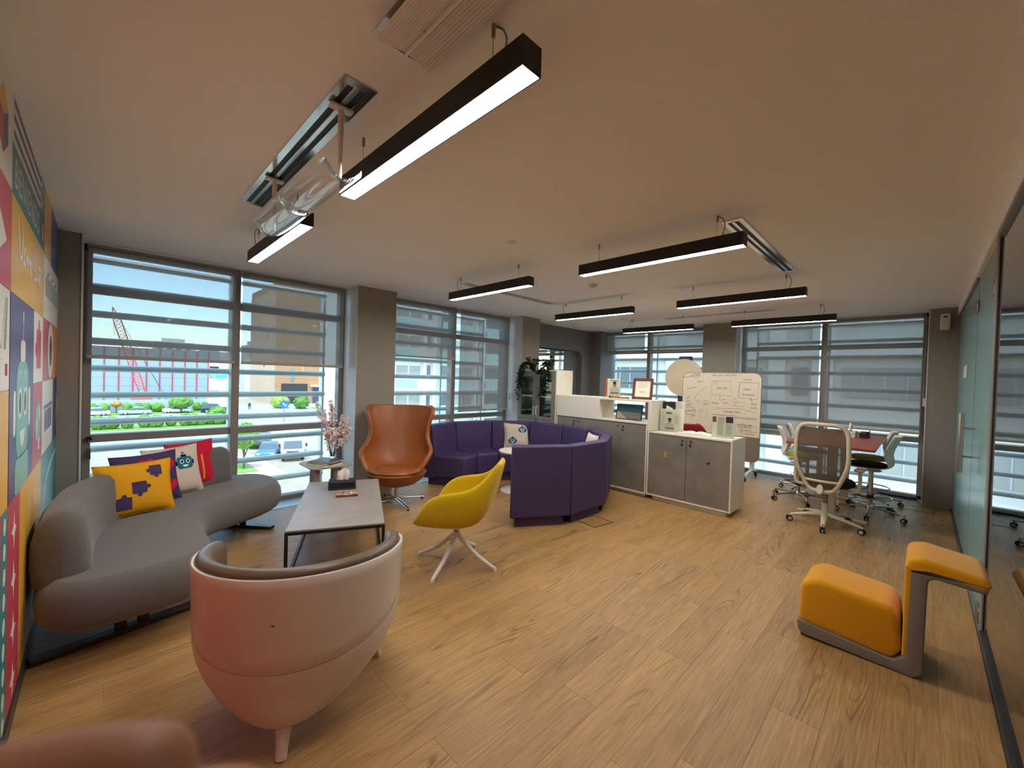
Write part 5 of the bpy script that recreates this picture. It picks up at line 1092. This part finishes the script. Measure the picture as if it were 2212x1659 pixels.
ground('pavement', (-86.5, 15.5), (-40, 80), G+.01, 'paving'); ground('road', (-92, 16), (-82, 140), G+.015, 'asphalt'); ground('pavement', (-124, 22), (-104, 80), G+.012, 'paving'); ground('pavement', (-50, 5.5), (-38.5, 11.6), G+.05, 'pink_paving'); ground('verge', (-46, 7.2), (-41.5, 9.9), G+.12, 'grass'); ground('verge', (-108.5, 37), (-104, 60), G+.1, 'grass')
def bush(label, x, y, r, h, seed, mat='leaf_out', name='bush', group=None, tree=0.0, z=G):
    rr = random.Random(seed); t = thing(name, label, name.split('_')[-1], (x, y, z), rr.uniform(0, 6), group)
    cb = MB(); n, m = 12, 7; R = []
    for i in range(m+1):
        a = -PI/2+PI*i/m
        R.append([(r*math.cos(a)*(1+rr.uniform(-.18, .18))*math.cos(2*PI*k/n), r*math.cos(a)*(1+rr.uniform(-.18, .18))*math.sin(2*PI*k/n), tree+h*.5+h*.5*math.sin(a)*(1+rr.uniform(-.12, .12))) for k in range(n)])
    cb.loft(R); cb.obj('foliage', mat, t)
    lf = MB()
    for k in range(260):
        d = Vector((rr.gauss(0, 1), rr.gauss(0, 1), rr.gauss(0, 1))).normalized(); p = Vector((d.x*r, d.y*r, tree+h*.5+d.z*h*.5))*1; s = r*rr.uniform(.10, .2)
        u = d.orthogonal().normalized(); v = d.cross(u); a = rr.uniform(0, 6); u, v = u*math.cos(a)+v*math.sin(a)+d*.5, v*math.cos(a)-u*math.sin(a)+d*.2
        lf.add([p-u*s, p+v*s*.5, p+u*s, p-v*s*.5], [(0, 1, 2, 3)])
    tag(lf.obj('leaf_fringe', mat, t), kind='stuff')
    if tree:
        q = MB(); q.tube([(0, 0, -.1), (.03*r, 0, tree*.6), (0, 0, tree+h*.3)], [.09*r, .07*r, .05*r], 7)
        for a in (0, 2, 4): q.tube([(0, 0, tree*.6), (r*.4*math.cos(a), r*.4*math.sin(a), tree+h*.25)], [.05*r, .02*r], 5)
        q.obj('trunk', 'trunk', t)
    else: MB().cyl((0, 0, -.05), (0, 0, h*.4), .08, n=6).obj('trunk', 'trunk', t)
    return t
hy = [-2.0, -.4, .9, 2.6, 4.5, 5.8, 7.5, 9.2, 10.3, 11.3, 12.4, 13.5, 14.6]
hw = ['hedge bush on the near verge, leftmost in the window', 'hedge bush on the near verge at the left window frame', 'second hedge bush from the left window frame', 'wide hedge bush below the silver car', 'hedge bush right of the wide one', 'hedge bush in the middle of the near verge', 'broad hedge bush below the white car', 'rounded hedge bush right of the broad one', 'small hedge bush before the dark SUV', 'small dense hedge bush below the dark SUV', 'tall hedge bush right of the dark SUV', 'hedge bush near the window mullion', 'last hedge bush behind the window mullion']
for i, y in enumerate(hy): bush(hw[i], -81.3+.25*(i % 2), y, .72+.2*((i*7) % 3)/2, 1.7+.35*((i*5) % 3)/2, 40+i, 'leaf_out', 'hedge_bush', 'hedge bushes on the near verge')
fy = [(-1.3, .8), (.3, .8), (3.4, .7), (5.0, 1.0), (6.2, .8), (7.9, 1.0), (10.6, 1.0), (14.2, .7), (15.6, .7)]
for i, (y, r) in enumerate(fy): bush('clipped shrub along the far grey wall, number %s from the left' % ['one', 'two', 'three', 'four', 'five', 'six', 'seven', 'eight', 'nine'][i], -108.6, y, r, 1.9, 80+i, 'leaf_out', 'clipped_shrub', 'clipped shrubs along the far wall')
bush('broad round tree in front of the white car', -104.8, 11.2, 1.9, 2.4, 99, 'leaf_out', 'street_tree', tree=1.0); bush('small reddish palm-like shrub by the far wall', -108.8, 1.9, .8, 1.0, 98, 'red_leaf' if 'red_leaf' in MATS else pm('red_leaf', (176, 130, 70), .9), 'ornamental_shrub', tree=1.2)
bush('flowering bush before the brown building', -110.0, 30.6, 2.0, 3.0, 101, 'leaf_out2', 'flowering_bush'); bush('ball-shaped green bush before the brown building', -106.4, 34.2, 1.7, 3.0, 102, 'leaf_out', 'ball_bush'); bush('low hedge at the right of the brown building', -106.0, 40.4, 2.6, 1.6, 103, 'leaf_out', 'low_bush')
bush('young street tree on the lawn beside the blue car', -43.2, 9.15, 1.15, 2.3, 104, 'leaf_out', 'young_tree', tree=1.9); bush('green tree behind the purple-white street signs', -96, 15.8, 1.4, 1.8, 105, 'leaf_out', 'verge_bush')
def car(label, x, y, rz, paint, suv=False, L=4.5, W=1.8):
    t = thing('car', label, 'car', (x, y, G+.02), rz, 'cars outside'); hb = .82 if not suv else 1.0; ht = 1.42 if not suv else 1.75
    def prof(z, x0, x1, w): return [(x0, -w/2, z), (x1, -w/2, z), (x1, w/2, z), (x0, w/2, z)]
    b = MB(); b.loft([prof(.22, -L/2+.08, L/2-.08, W-.1), prof(.45, -L/2, L/2, W), prof(.68, -L/2+.02, L/2-.03, W), prof(hb, -L/2+.12, L/2-.25, W-.12)]); b.obj('body', paint, t, bevel=.06)
    c0, c1, d0, d1 = ((-L*.40, L*.20, -L*.26, L*.05) if not suv else (-L*.46, L*.20, -L*.42, L*.10))
    b = MB(); b.loft([prof(hb-.02, c0, c1, W-.14), prof(ht-.06, d0, d1, W-.42)]); b.obj('windows', 'win_dark', t, bevel=.04); b = MB(); b.loft([prof(ht-.07, d0-.02, d1+.02, W-.40), prof(ht, d0+.1, d1-.1, W-.5)]); b.obj('roof', paint, t, bevel=.03)
    for sx in (-.31, .30):
        for sy in (-1, 1): w_ = MB().cyl((L*sx, sy*(W/2-.22), .32), (L*sx, sy*(W/2-.01), .32), .32, n=18).obj('wheel', 'rubber', t, smooth=40); MB().cyl((L*sx, sy*(W/2-.01), .32), (L*sx, sy*(W/2+.005), .32), .2, n=14).obj('hub_cap', 'wheel_grey', w_)
    for sy in (-1, 1): MB().box((L/2-.03, sy*(W/2-.28), .6), (.1, .34, .13)).obj('headlight', 'far_white', t, bevel=.02)
    return t
pm('car_silver', (176, 186, 192), .3, .5); pm('car_white', (236, 238, 238), .35); pm('car_black', (40, 42, 46), .35); pm('car_blue', (70, 110, 178), .35)
car('white car at the left window edge, along the far kerb', -104.6, -1.2, R_(-90), 'car_white'); car('silver sedan parked along the far kerb', -104.4, 4.4, R_(-90), 'car_silver', L=4.6); car('white sedan half hidden by the broad tree', -105.8, 10.6, R_(-90), 'car_white', L=4.4); car('dark SUV along the far kerb', -104.2, 16.6, R_(90), 'car_black', True, 4.8, 1.95)
car('blue car parked head-on in the car park', -48.6, 12.5, R_(-22), 'car_blue'); car('black car parked behind the blue car', -55.5, 13.4, R_(-22), 'car_black', True)
tk_ = thing('box_truck', 'white box truck facing the window in the car park', 'truck', (-46.6, 14.3, G+.02), R_(-18))
MB().box((-1.6, 0, 2.0), (4.4, 2.2, 2.2)).obj('cargo_box', 'car_white', tk_, bevel=.04); b = MB(); b.loft([[(.7, -.98, .45), (2.35, -.98, .45), (2.35, .98, .45), (.7, .98, .45)], [(.7, -1, 1.2), (2.4, -1, 1.2), (2.4, 1, 1.2), (.7, 1, 1.2)], [(.7, -.92, 2.15), (2.0, -.92, 2.15), (2.0, .92, 2.15), (.7, .92, 2.15)]]); cb = b.obj('cab', 'car_white', tk_, bevel=.06)
b = MB(); b.loft([[(2.32, -.85, 1.25), (2.40, -.85, 1.25), (2.40, .85, 1.25), (2.32, .85, 1.25)], [(1.98, -.8, 2.02), (2.06, -.8, 2.02), (2.06, .8, 2.02), (1.98, .8, 2.02)]]); b.obj('windscreen', 'win_dark', cb); MB().box((2.4, 0, .95), (.04, 1.1, .16)).obj('grille', 'dark_void', cb); MB().box((2.42, 0, .52), (.1, 1.96, .22)).obj('bumper', 'car_white', cb)
for sx in (-2.6, 1.5):
    for sy in (-1, 1): MB().cyl((sx, sy*.75, .4), (sx, sy*1.0, .4), .4, n=18).obj('wheel', 'rubber', tk_, smooth=40)
for s in (-1, 1): MB().box((2.2, s*1.2, 1.6), (.06, .18, .34)).obj('mirror', 'dark_void', tk_); MB().box((2.41, s*.75, .9), (.04, .3, .2)).obj('headlight', 'far_white', tk_)
# boundary wall, hoarding with red posts, billboard
sw = struct(MB().box2((-110.7, -70, G), (-110.4, 16.2, -5.1)).obj('boundary_wall', 'site_wall')); struct(MB().box2((-111.2, 16.2, G), (-110.9, 21.8, -4.9)).obj('boundary_wall', pm('pink_wall', (214, 196, 204), .9)))
hb_ = thing('site_hoarding', 'long grey panelled shed with red posts beyond the road', 'shed', (-130, 0, G))
for k in range(-18, 9):
    y0 = 2.38*k+.2; MB().box2((-.15, y0, 0), (0, y0+2.34, 13.4)).obj('panel', 'panel_grey', hb_); MB().box2((0, y0-.12, 0), (.14, y0+.10, 13.4)).obj('post', 'red_steel', hb_)
for z in (2.6, 4.6, 6.6, 8.6, 10.6): MB().box2((0, -43, z), (.05, 21.5, z+.07)).obj('rail', 'site_wall', hb_)
bb_ = thing('billboard', 'property billboard with a teal band beyond the road', 'billboard', (-112, 0, 0)); MB().box2((-.1, 16.7, -3.2), (0, 20.9, 3.4)).obj('board', 'far_white', bb_); BBm = ZX((.004, 18.8, 0), (0, 1, 0), (0, 0, 1)); pm('bb_teal', (70, 170, 196), .6); pm('bb_pale', (206, 206, 228), .6); pm('bb_navy', (52, 60, 100), .6)
for (z0, z1, m) in ((-2.9, -.7, 'bb_pale'), (-.6, .3, 'bb_teal'), (1.4, 2.1, 'dark_void'), (2.4, 3.2, 'bb_pale')): decal('print_band', [(-2.0, z0), (2.0 if z1 < 1 else -.3, z0), (2.0 if z1 < 1 else -.3, z1), (-2.0, z1)], m, bb_, BBm, .01)
lettering('DANUBE', .62, 'print_red', bb_, BBm @ Matrix.Translation((-1.05, .82, .02)), sx=.7); lettering('PROPERTIES', .52, 'bb_navy', bb_, BBm @ Matrix.Translation((1.0, .82, .02)), sx=.62); lettering('THE', .7, 'far_white', bb_, BBm @ Matrix.Translation((-1.2, -.16, .02)), sx=.7)
for y in (17.4, 20.2): MB().box2((-.4, y-.15, G), (-.1, y+.15, 3.0)).obj('post', 'site_wall', bb_)
# crawler crane
cr = thing('crane', 'red lattice crawler crane behind the hoarding', 'crane', (-128, 6.0, 5.0)); cr.location = (-122.5, 6.2, G)
MB().box((0, 0, 1.4), (3, 3.4, 1.4)).obj('cab', 'crane_red', cr, bevel=.1)
for s in (-1, 1): MB().box((s*1.6, 0, .4), (.7, 5, .8)).obj('crawler_track', 'dark_void', cr, bevel=.2)
A0, A1 = Vector((0, .5, 1.8)), Vector((0, -4.9, 21.6)); q = MB(); dv = (A1-A0).normalized(); u = Vector((1, 0, 0)); v = dv.cross(u); cs = [(-1, -1), (1, -1), (1, 1), (-1, 1)]
for a, b in cs: q.tube([A0+u*a*.3+v*b*.3, A0.lerp(A1, .2)+u*a*.62+v*b*.62, A0.lerp(A1, .85)+u*a*.62+v*b*.62, A1], .09, 5)
for i in range(22):
    for j in range(4):
        a, b = cs[j], cs[(j+1) % 4]; f0, f1 = .1+.035*i, .1+.035*(i+1); q.tube([A0.lerp(A1, f0)+u*a[0]*.55+v*a[1]*.55, A0.lerp(A1, f1)+u*b[0]*.55+v*b[1]*.55], .045, 4)
q.obj('lattice_boom', 'crane_red', cr); q = MB(); q.tube([A1, A1+Vector((0, .4, -6))], .03, 4); q.tube([A1, Vector((0, 3.0, 4.5))], .03, 4); q.tube([A1, Vector((0, 4.0, 2.5))], .03, 4); q.obj('hoist_cables', 'dark_void', cr)
# brown stone building across the road
bbd = thing('stone_building', 'large brown stone building seen through the right half of the window', 'building', (-124, 33, G))
b = MB(); b.box2((-26, 0, 0), (0, 30, 33)); wb_ = b.obj('walls', 'brown_stone', bbd); b = MB(); b.box2((-26, -.15, 0), (.0, -.01, 31.0)); b.obj('side_wall', 'brown_light', bbd)
for k in range(15): MB().box2((-.02, 0.3, 3.0+2*k), (.05, 29.7, 3.06+2*k)).obj('stone_course', 'brown_light', wb_)
MB().box2((-.2, 1.6, 0), (.06, 8.4, 5.6)).obj('entrance_opening', 'dark_void', bbd); MB().box2((-.2, 9.8, 0), (.06, 16.4, 4.6)).obj('shopfront', 'win_dark', bbd); MB().box2((0, 9.2, 4.8), (2.2, 17.4, 5.3)).obj('canopy', 'far_white', bbd); MB().box2((.0, 4.0, 6.4), (.12, 4.7, 9.6)).obj('sign_blade', 'win_blue', bbd); MB().box2((-.02, 6.9, 8.8), (.08, 7.2, 13.5)).obj('pipe', 'brown_light', bbd)
for k in range(5):
    o = MB(); o.box2((-20+3.2*k, -.22, 15-1.6*k), (-19.2+3.2*k, -.1, 15.6-1.6*k)); o.obj('vent_hole', 'dark_void', bbd); MB().box2((-20+3.2*k, -.22, 25-1.6*k), (-19.2+3.2*k, -.1, 25.6-1.6*k)).obj('vent_hole', 'dark_void', bbd)
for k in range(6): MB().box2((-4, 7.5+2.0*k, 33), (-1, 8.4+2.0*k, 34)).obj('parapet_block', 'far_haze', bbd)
fr_ = MB()
for z in (33.5, 34.5, 35.5, 36.5): fr_.box2((-2, .3, z), (-1.8, 5.8, z+.2))
for y in (.3, 2.8, 5.6): fr_.box2((-2, y, 33), (-1.8, y+.2, 36.8))
fr_.obj('roof_screen', 'far_haze', bbd)
# far buildings
def block(label, x, y0, y1, z1, mat, winm=None, fl_=3.6, bay=4.0, name='far_building', dep=14):
    t = thing(name, label, 'building', (x, (y0+y1)/2, G)); W_ = y1-y0; Hh = z1-G; MB().box2((-dep, -W_/2, 0), (0, W_/2, Hh)).obj('walls', mat, t); MB().box2((-dep*.6, -W_*.3, Hh), (-dep*.2, W_*.25, Hh+2)).obj('roof_plant', mat, t)
    if winm:
        me = MB().box2((-.1, 0, 0), (.06, bay*.55, fl_*.5)).mesh('window', winm)
        for i in range(int(W_/bay)):
            for k in range(int(Hh/fl_)):
                if Hh-k*fl_ < 16: o = link('window', me, t); o.location = (0, -W_/2+bay*(i+.25), k*fl_+1.2)
    return t
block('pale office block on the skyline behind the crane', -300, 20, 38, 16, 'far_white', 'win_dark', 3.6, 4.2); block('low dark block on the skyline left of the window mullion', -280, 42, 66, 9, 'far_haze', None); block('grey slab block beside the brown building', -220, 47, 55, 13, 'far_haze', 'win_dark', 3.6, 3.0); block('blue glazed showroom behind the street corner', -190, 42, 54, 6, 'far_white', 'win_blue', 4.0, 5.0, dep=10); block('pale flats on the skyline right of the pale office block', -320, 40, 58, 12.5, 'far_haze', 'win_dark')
# street furniture
sg_ = thing('traffic_sign', 'round blue traffic sign at the road edge', 'sign', (-80.1, 22.9, G)); MB().cyl((0, 0, 0), (0, 0, 3.2), .06, n=8).obj('pole', 'red_steel', sg_); MB().cyl((.02, 0, 3.1), (.1, 0, 3.1), .72, n=24).obj('disc', pm('sign_blue', (44, 108, 190), .5), sg_); b = MB(); b.M = Matrix.Translation((.105, 0, 3.1)) @ Matrix.Rotation(R_(45), 4, 'X'); b.box((0, 0, .05), (.01, .16, .7)); b.box((0, 0, -.3), (.01, .42, .16)); b.obj('arrow', 'far_white', sg_)
sg2 = thing('street_sign', 'small blue parking sign by the far kerb', 'sign', (-105, 8.9, G)); MB().cyl((0, 0, 0), (0, 0, 3.6), .05, n=8).obj('pole', 'far_haze', sg2); MB().box((.08, 0, 3.2), (.05, .7, .8)).obj('panel', 'win_blue', sg2)
def person(label, x, y, top, z=G):
    me = bpy.data.meshes.new('person'); V = [(0, 0, .95), (0, 0, 1.2), (0, 0, 1.42), (0, 0, 1.52), (0, 0, 1.68), (0, .12, .88), (.05, .13, .48), (0, .13, .06), (0, -.12, .88), (-.05, -.13, .48), (0, -.13, .06), (0, .22, 1.38), (.03, .27, 1.1), (.08, .26, .86), (0, -.22, 1.38), (.03, -.27, 1.1), (.08, -.26, .86)]
    Ed = [(0, 1), (1, 2), (2, 3), (3, 4), (0, 5), (5, 6), (6, 7), (0, 8), (8, 9), (9, 10), (2, 11), (11, 12), (12, 13), (2, 14), (14, 15), (15, 16)]; me.from_pydata(V, Ed, []); o = bpy.data.objects.new('person', me); COL.objects.link(o); o.location = (x, y, z); me.materials.append(MATS[top])
    q = o.modifiers.new('skin', 'SKIN'); rad = [.16, .15, .17, .06, .11, .10, .07, .06, .10, .07, .06, .07, .05, .04, .07, .05, .04]
    for i, r in enumerate(rad): me.skin_vertices[0].data[i].radius = (r, r)
    me.skin_vertices[0].data[0].use_root = True; o.modifiers.new('sub', 'SUBSURF').levels = 1
    tag(o, label, 'person')
person('distant person in dark clothes walking at the street corner', -107.5, 23.6, 'dark_void'); person('distant person in pale clothes before the brown building', -107.6, 38.4, 'car_white')
# white apartment block seen through the second window
ab = thing('apartment_block', 'white apartment block with balconies outside the second window', 'building', (-45, 0, 0)); MB().box2((-12, 20.5, G), (0, 75, 24)).obj('walls', 'render_white', ab)
ws = MB().box2((-.02, 0, 0), (.05, 1.55, 1.35)).mesh('window', 'win_curtain'); wn_ = MB().box2((-.02, 0, 0), (.05, .5, 1.5)).mesh('window', 'win_dark'); wb2 = MB().box2((-.02, 0, 0), (.05, 2.5, 1.55)).mesh('window', 'win_dark'); bgm = MB().box2((.35, 0, 0), (.42, 2.9, 1.05)).mesh('balustrade', 'bal_glass'); slm = MB().box2((0, 0, 0), (.5, 52, .32)).mesh('floor_slab', 'render_white'); pmn = MB().box2((0, 0, 0), (.34, .32, 31)).mesh('pier', 'render_white')
for k in range(-2, 6):
    zb = 1.35+3.7*k; o = link('floor_slab', slm, ab); o.location = (0, 21, zb+1.95)
    for j in range(6):
        y = 25.0+8.4*(j-.0)-4.2*0
        for (dy, m) in ((.1, ws), (1.9, ws), (4.45, wn_), (6.0, wb2)):
            o = link('window', m, ab); o.location = (0, y+dy, zb)
        for dy in (-.1, 5.8): o = link('balustrade', bgm, ab); o.location = (0, y+dy, zb-1.5)
for j in range(6):
    for dy in (3.75, 5.2): o = link('pier', pmn, ab); o.location = (0, 25.0+8.4*j+dy, G)
# white office block close behind the right-hand windows
ob_ = thing('office_block', 'white block with wide windows outside the far right window', 'building', (0, 27, 0)); MB().box2((-27, 0, G), (9, 10, 16)).obj('walls', 'render_warm', ob_)
for x0, x1 in ((-6.2, -5.4), (-4.2, -3.3), (-9.6, -8.8), (-12.2, -11.4), (-17.4, -16.8), (3.6, 4.4)): MB().box2((x0, -.25, G), (x1, 0, 16)).obj('pier', 'render_white', ob_)
for k in range(-2, 4):
    z = 1.1+3.6*k
    for (x0, x1, m) in ((-2.9, 3.2, 'win_curtain'), (-8.4, -6.6, 'win_dark'), (-16.5, -13.6, 'win_dark'), (-11.0, -9.9, 'win_dark'), (-5.1, -4.4, 'win_dark')):
        w_ = MB().box2((x0, -.12, z), (x1, .02, z+1.5)).obj('window', m, ob_)
        if x1-x0 > 2:
            for q in range(1, int((x1-x0)/.8)): MB().box2((x0+.8*q-.03, -.14, z), (x0+.8*q+.03, -.12, z+1.5)).obj('glazing_bar', 'far_haze', w_)
    MB().box2((-27, -.35, z+1.95), (9, 0, z+2.5)).obj('cornice', 'render_white', ob_)

# ------------------------------------------------------------------ photographer's hand at the lens (lower left picture edge)
def camp(x, y, d): return Vector((0, 0, CAM_H))+rt2*x-up2*y+fw*d
hm = pm('skin', (168, 112, 84), .55, var=.12, vscale=60, spec=.3)
hm.node_tree.nodes['Principled BSDF'].inputs['Subsurface Weight'].default_value = .15; hm.node_tree.nodes['Principled BSDF'].inputs['Subsurface Radius'].default_value = (.01, .004, .002)
chains = {  # camera-space joints (right, down, depth) in millimetres and radii
 'index': [(-118, 64, 36), (-84, 52, 33), (-56, 42, 34.5), (-33, 38.4, 37), (-30.5, 38.3, 37.4)], 'middle': [(-120, 80, 44), (-84, 66, 41), (-54, 54.5, 44), (-31, 52.5, 47), (-28.5, 52.5, 47.4)],
 'ring': [(-120, 94, 50), (-86, 84, 47), (-57, 72, 50), (-36, 70, 53), (-33.5, 70, 53.4)], 'little': [(-118, 107, 56), (-92, 101, 53), (-68, 92, 55), (-50, 90, 57), (-48, 90, 57.4)], 'thumb': [(-140, 66, 40), (-126, 44, 20), (-112, 26, 6), (-102, 12, 0), (-101, 10, -.2)]}
V, Ed, Rd = [], [], []
def av(p, r): V.append(camp(p[0]/1000, p[1]/1000, p[2]/1000)); Rd.append(r/1000); return len(V)-1
wrist = av((-200, 128, 44), 24); palm = av((-160, 98, 44), 27); Ed.append((wrist, palm)); fa_ = av((-300, 190, 44), 32); Ed.append((fa_, wrist))
for nme, ch in chains.items():
    pr_ = palm
    for i, p in enumerate(ch): k = av(p, [11, 9.2, 8.4, 7.6, 5.0][i]*(1.1 if nme == 'thumb' else (.85 if nme == 'little' else 1))); Ed.append((pr_, k)); pr_ = k
me = bpy.data.meshes.new('person'); me.from_pydata([tuple(p) for p in V], Ed, []); hand = bpy.data.objects.new('person', me); COL.objects.link(hand); me.materials.append(hm)
hand.modifiers.new('skin', 'SKIN').use_smooth_shade = True
for i, r in enumerate(Rd): me.skin_vertices[0].data[i].radius = (r, r)
me.skin_vertices[0].data[palm].use_root = True; q = hand.modifiers.new('sub', 'SUBSURF'); q.levels = 2; q.render_levels = 2
tag(hand, 'blurred fingertips of a hand close to the lens at the lower left', 'hand')
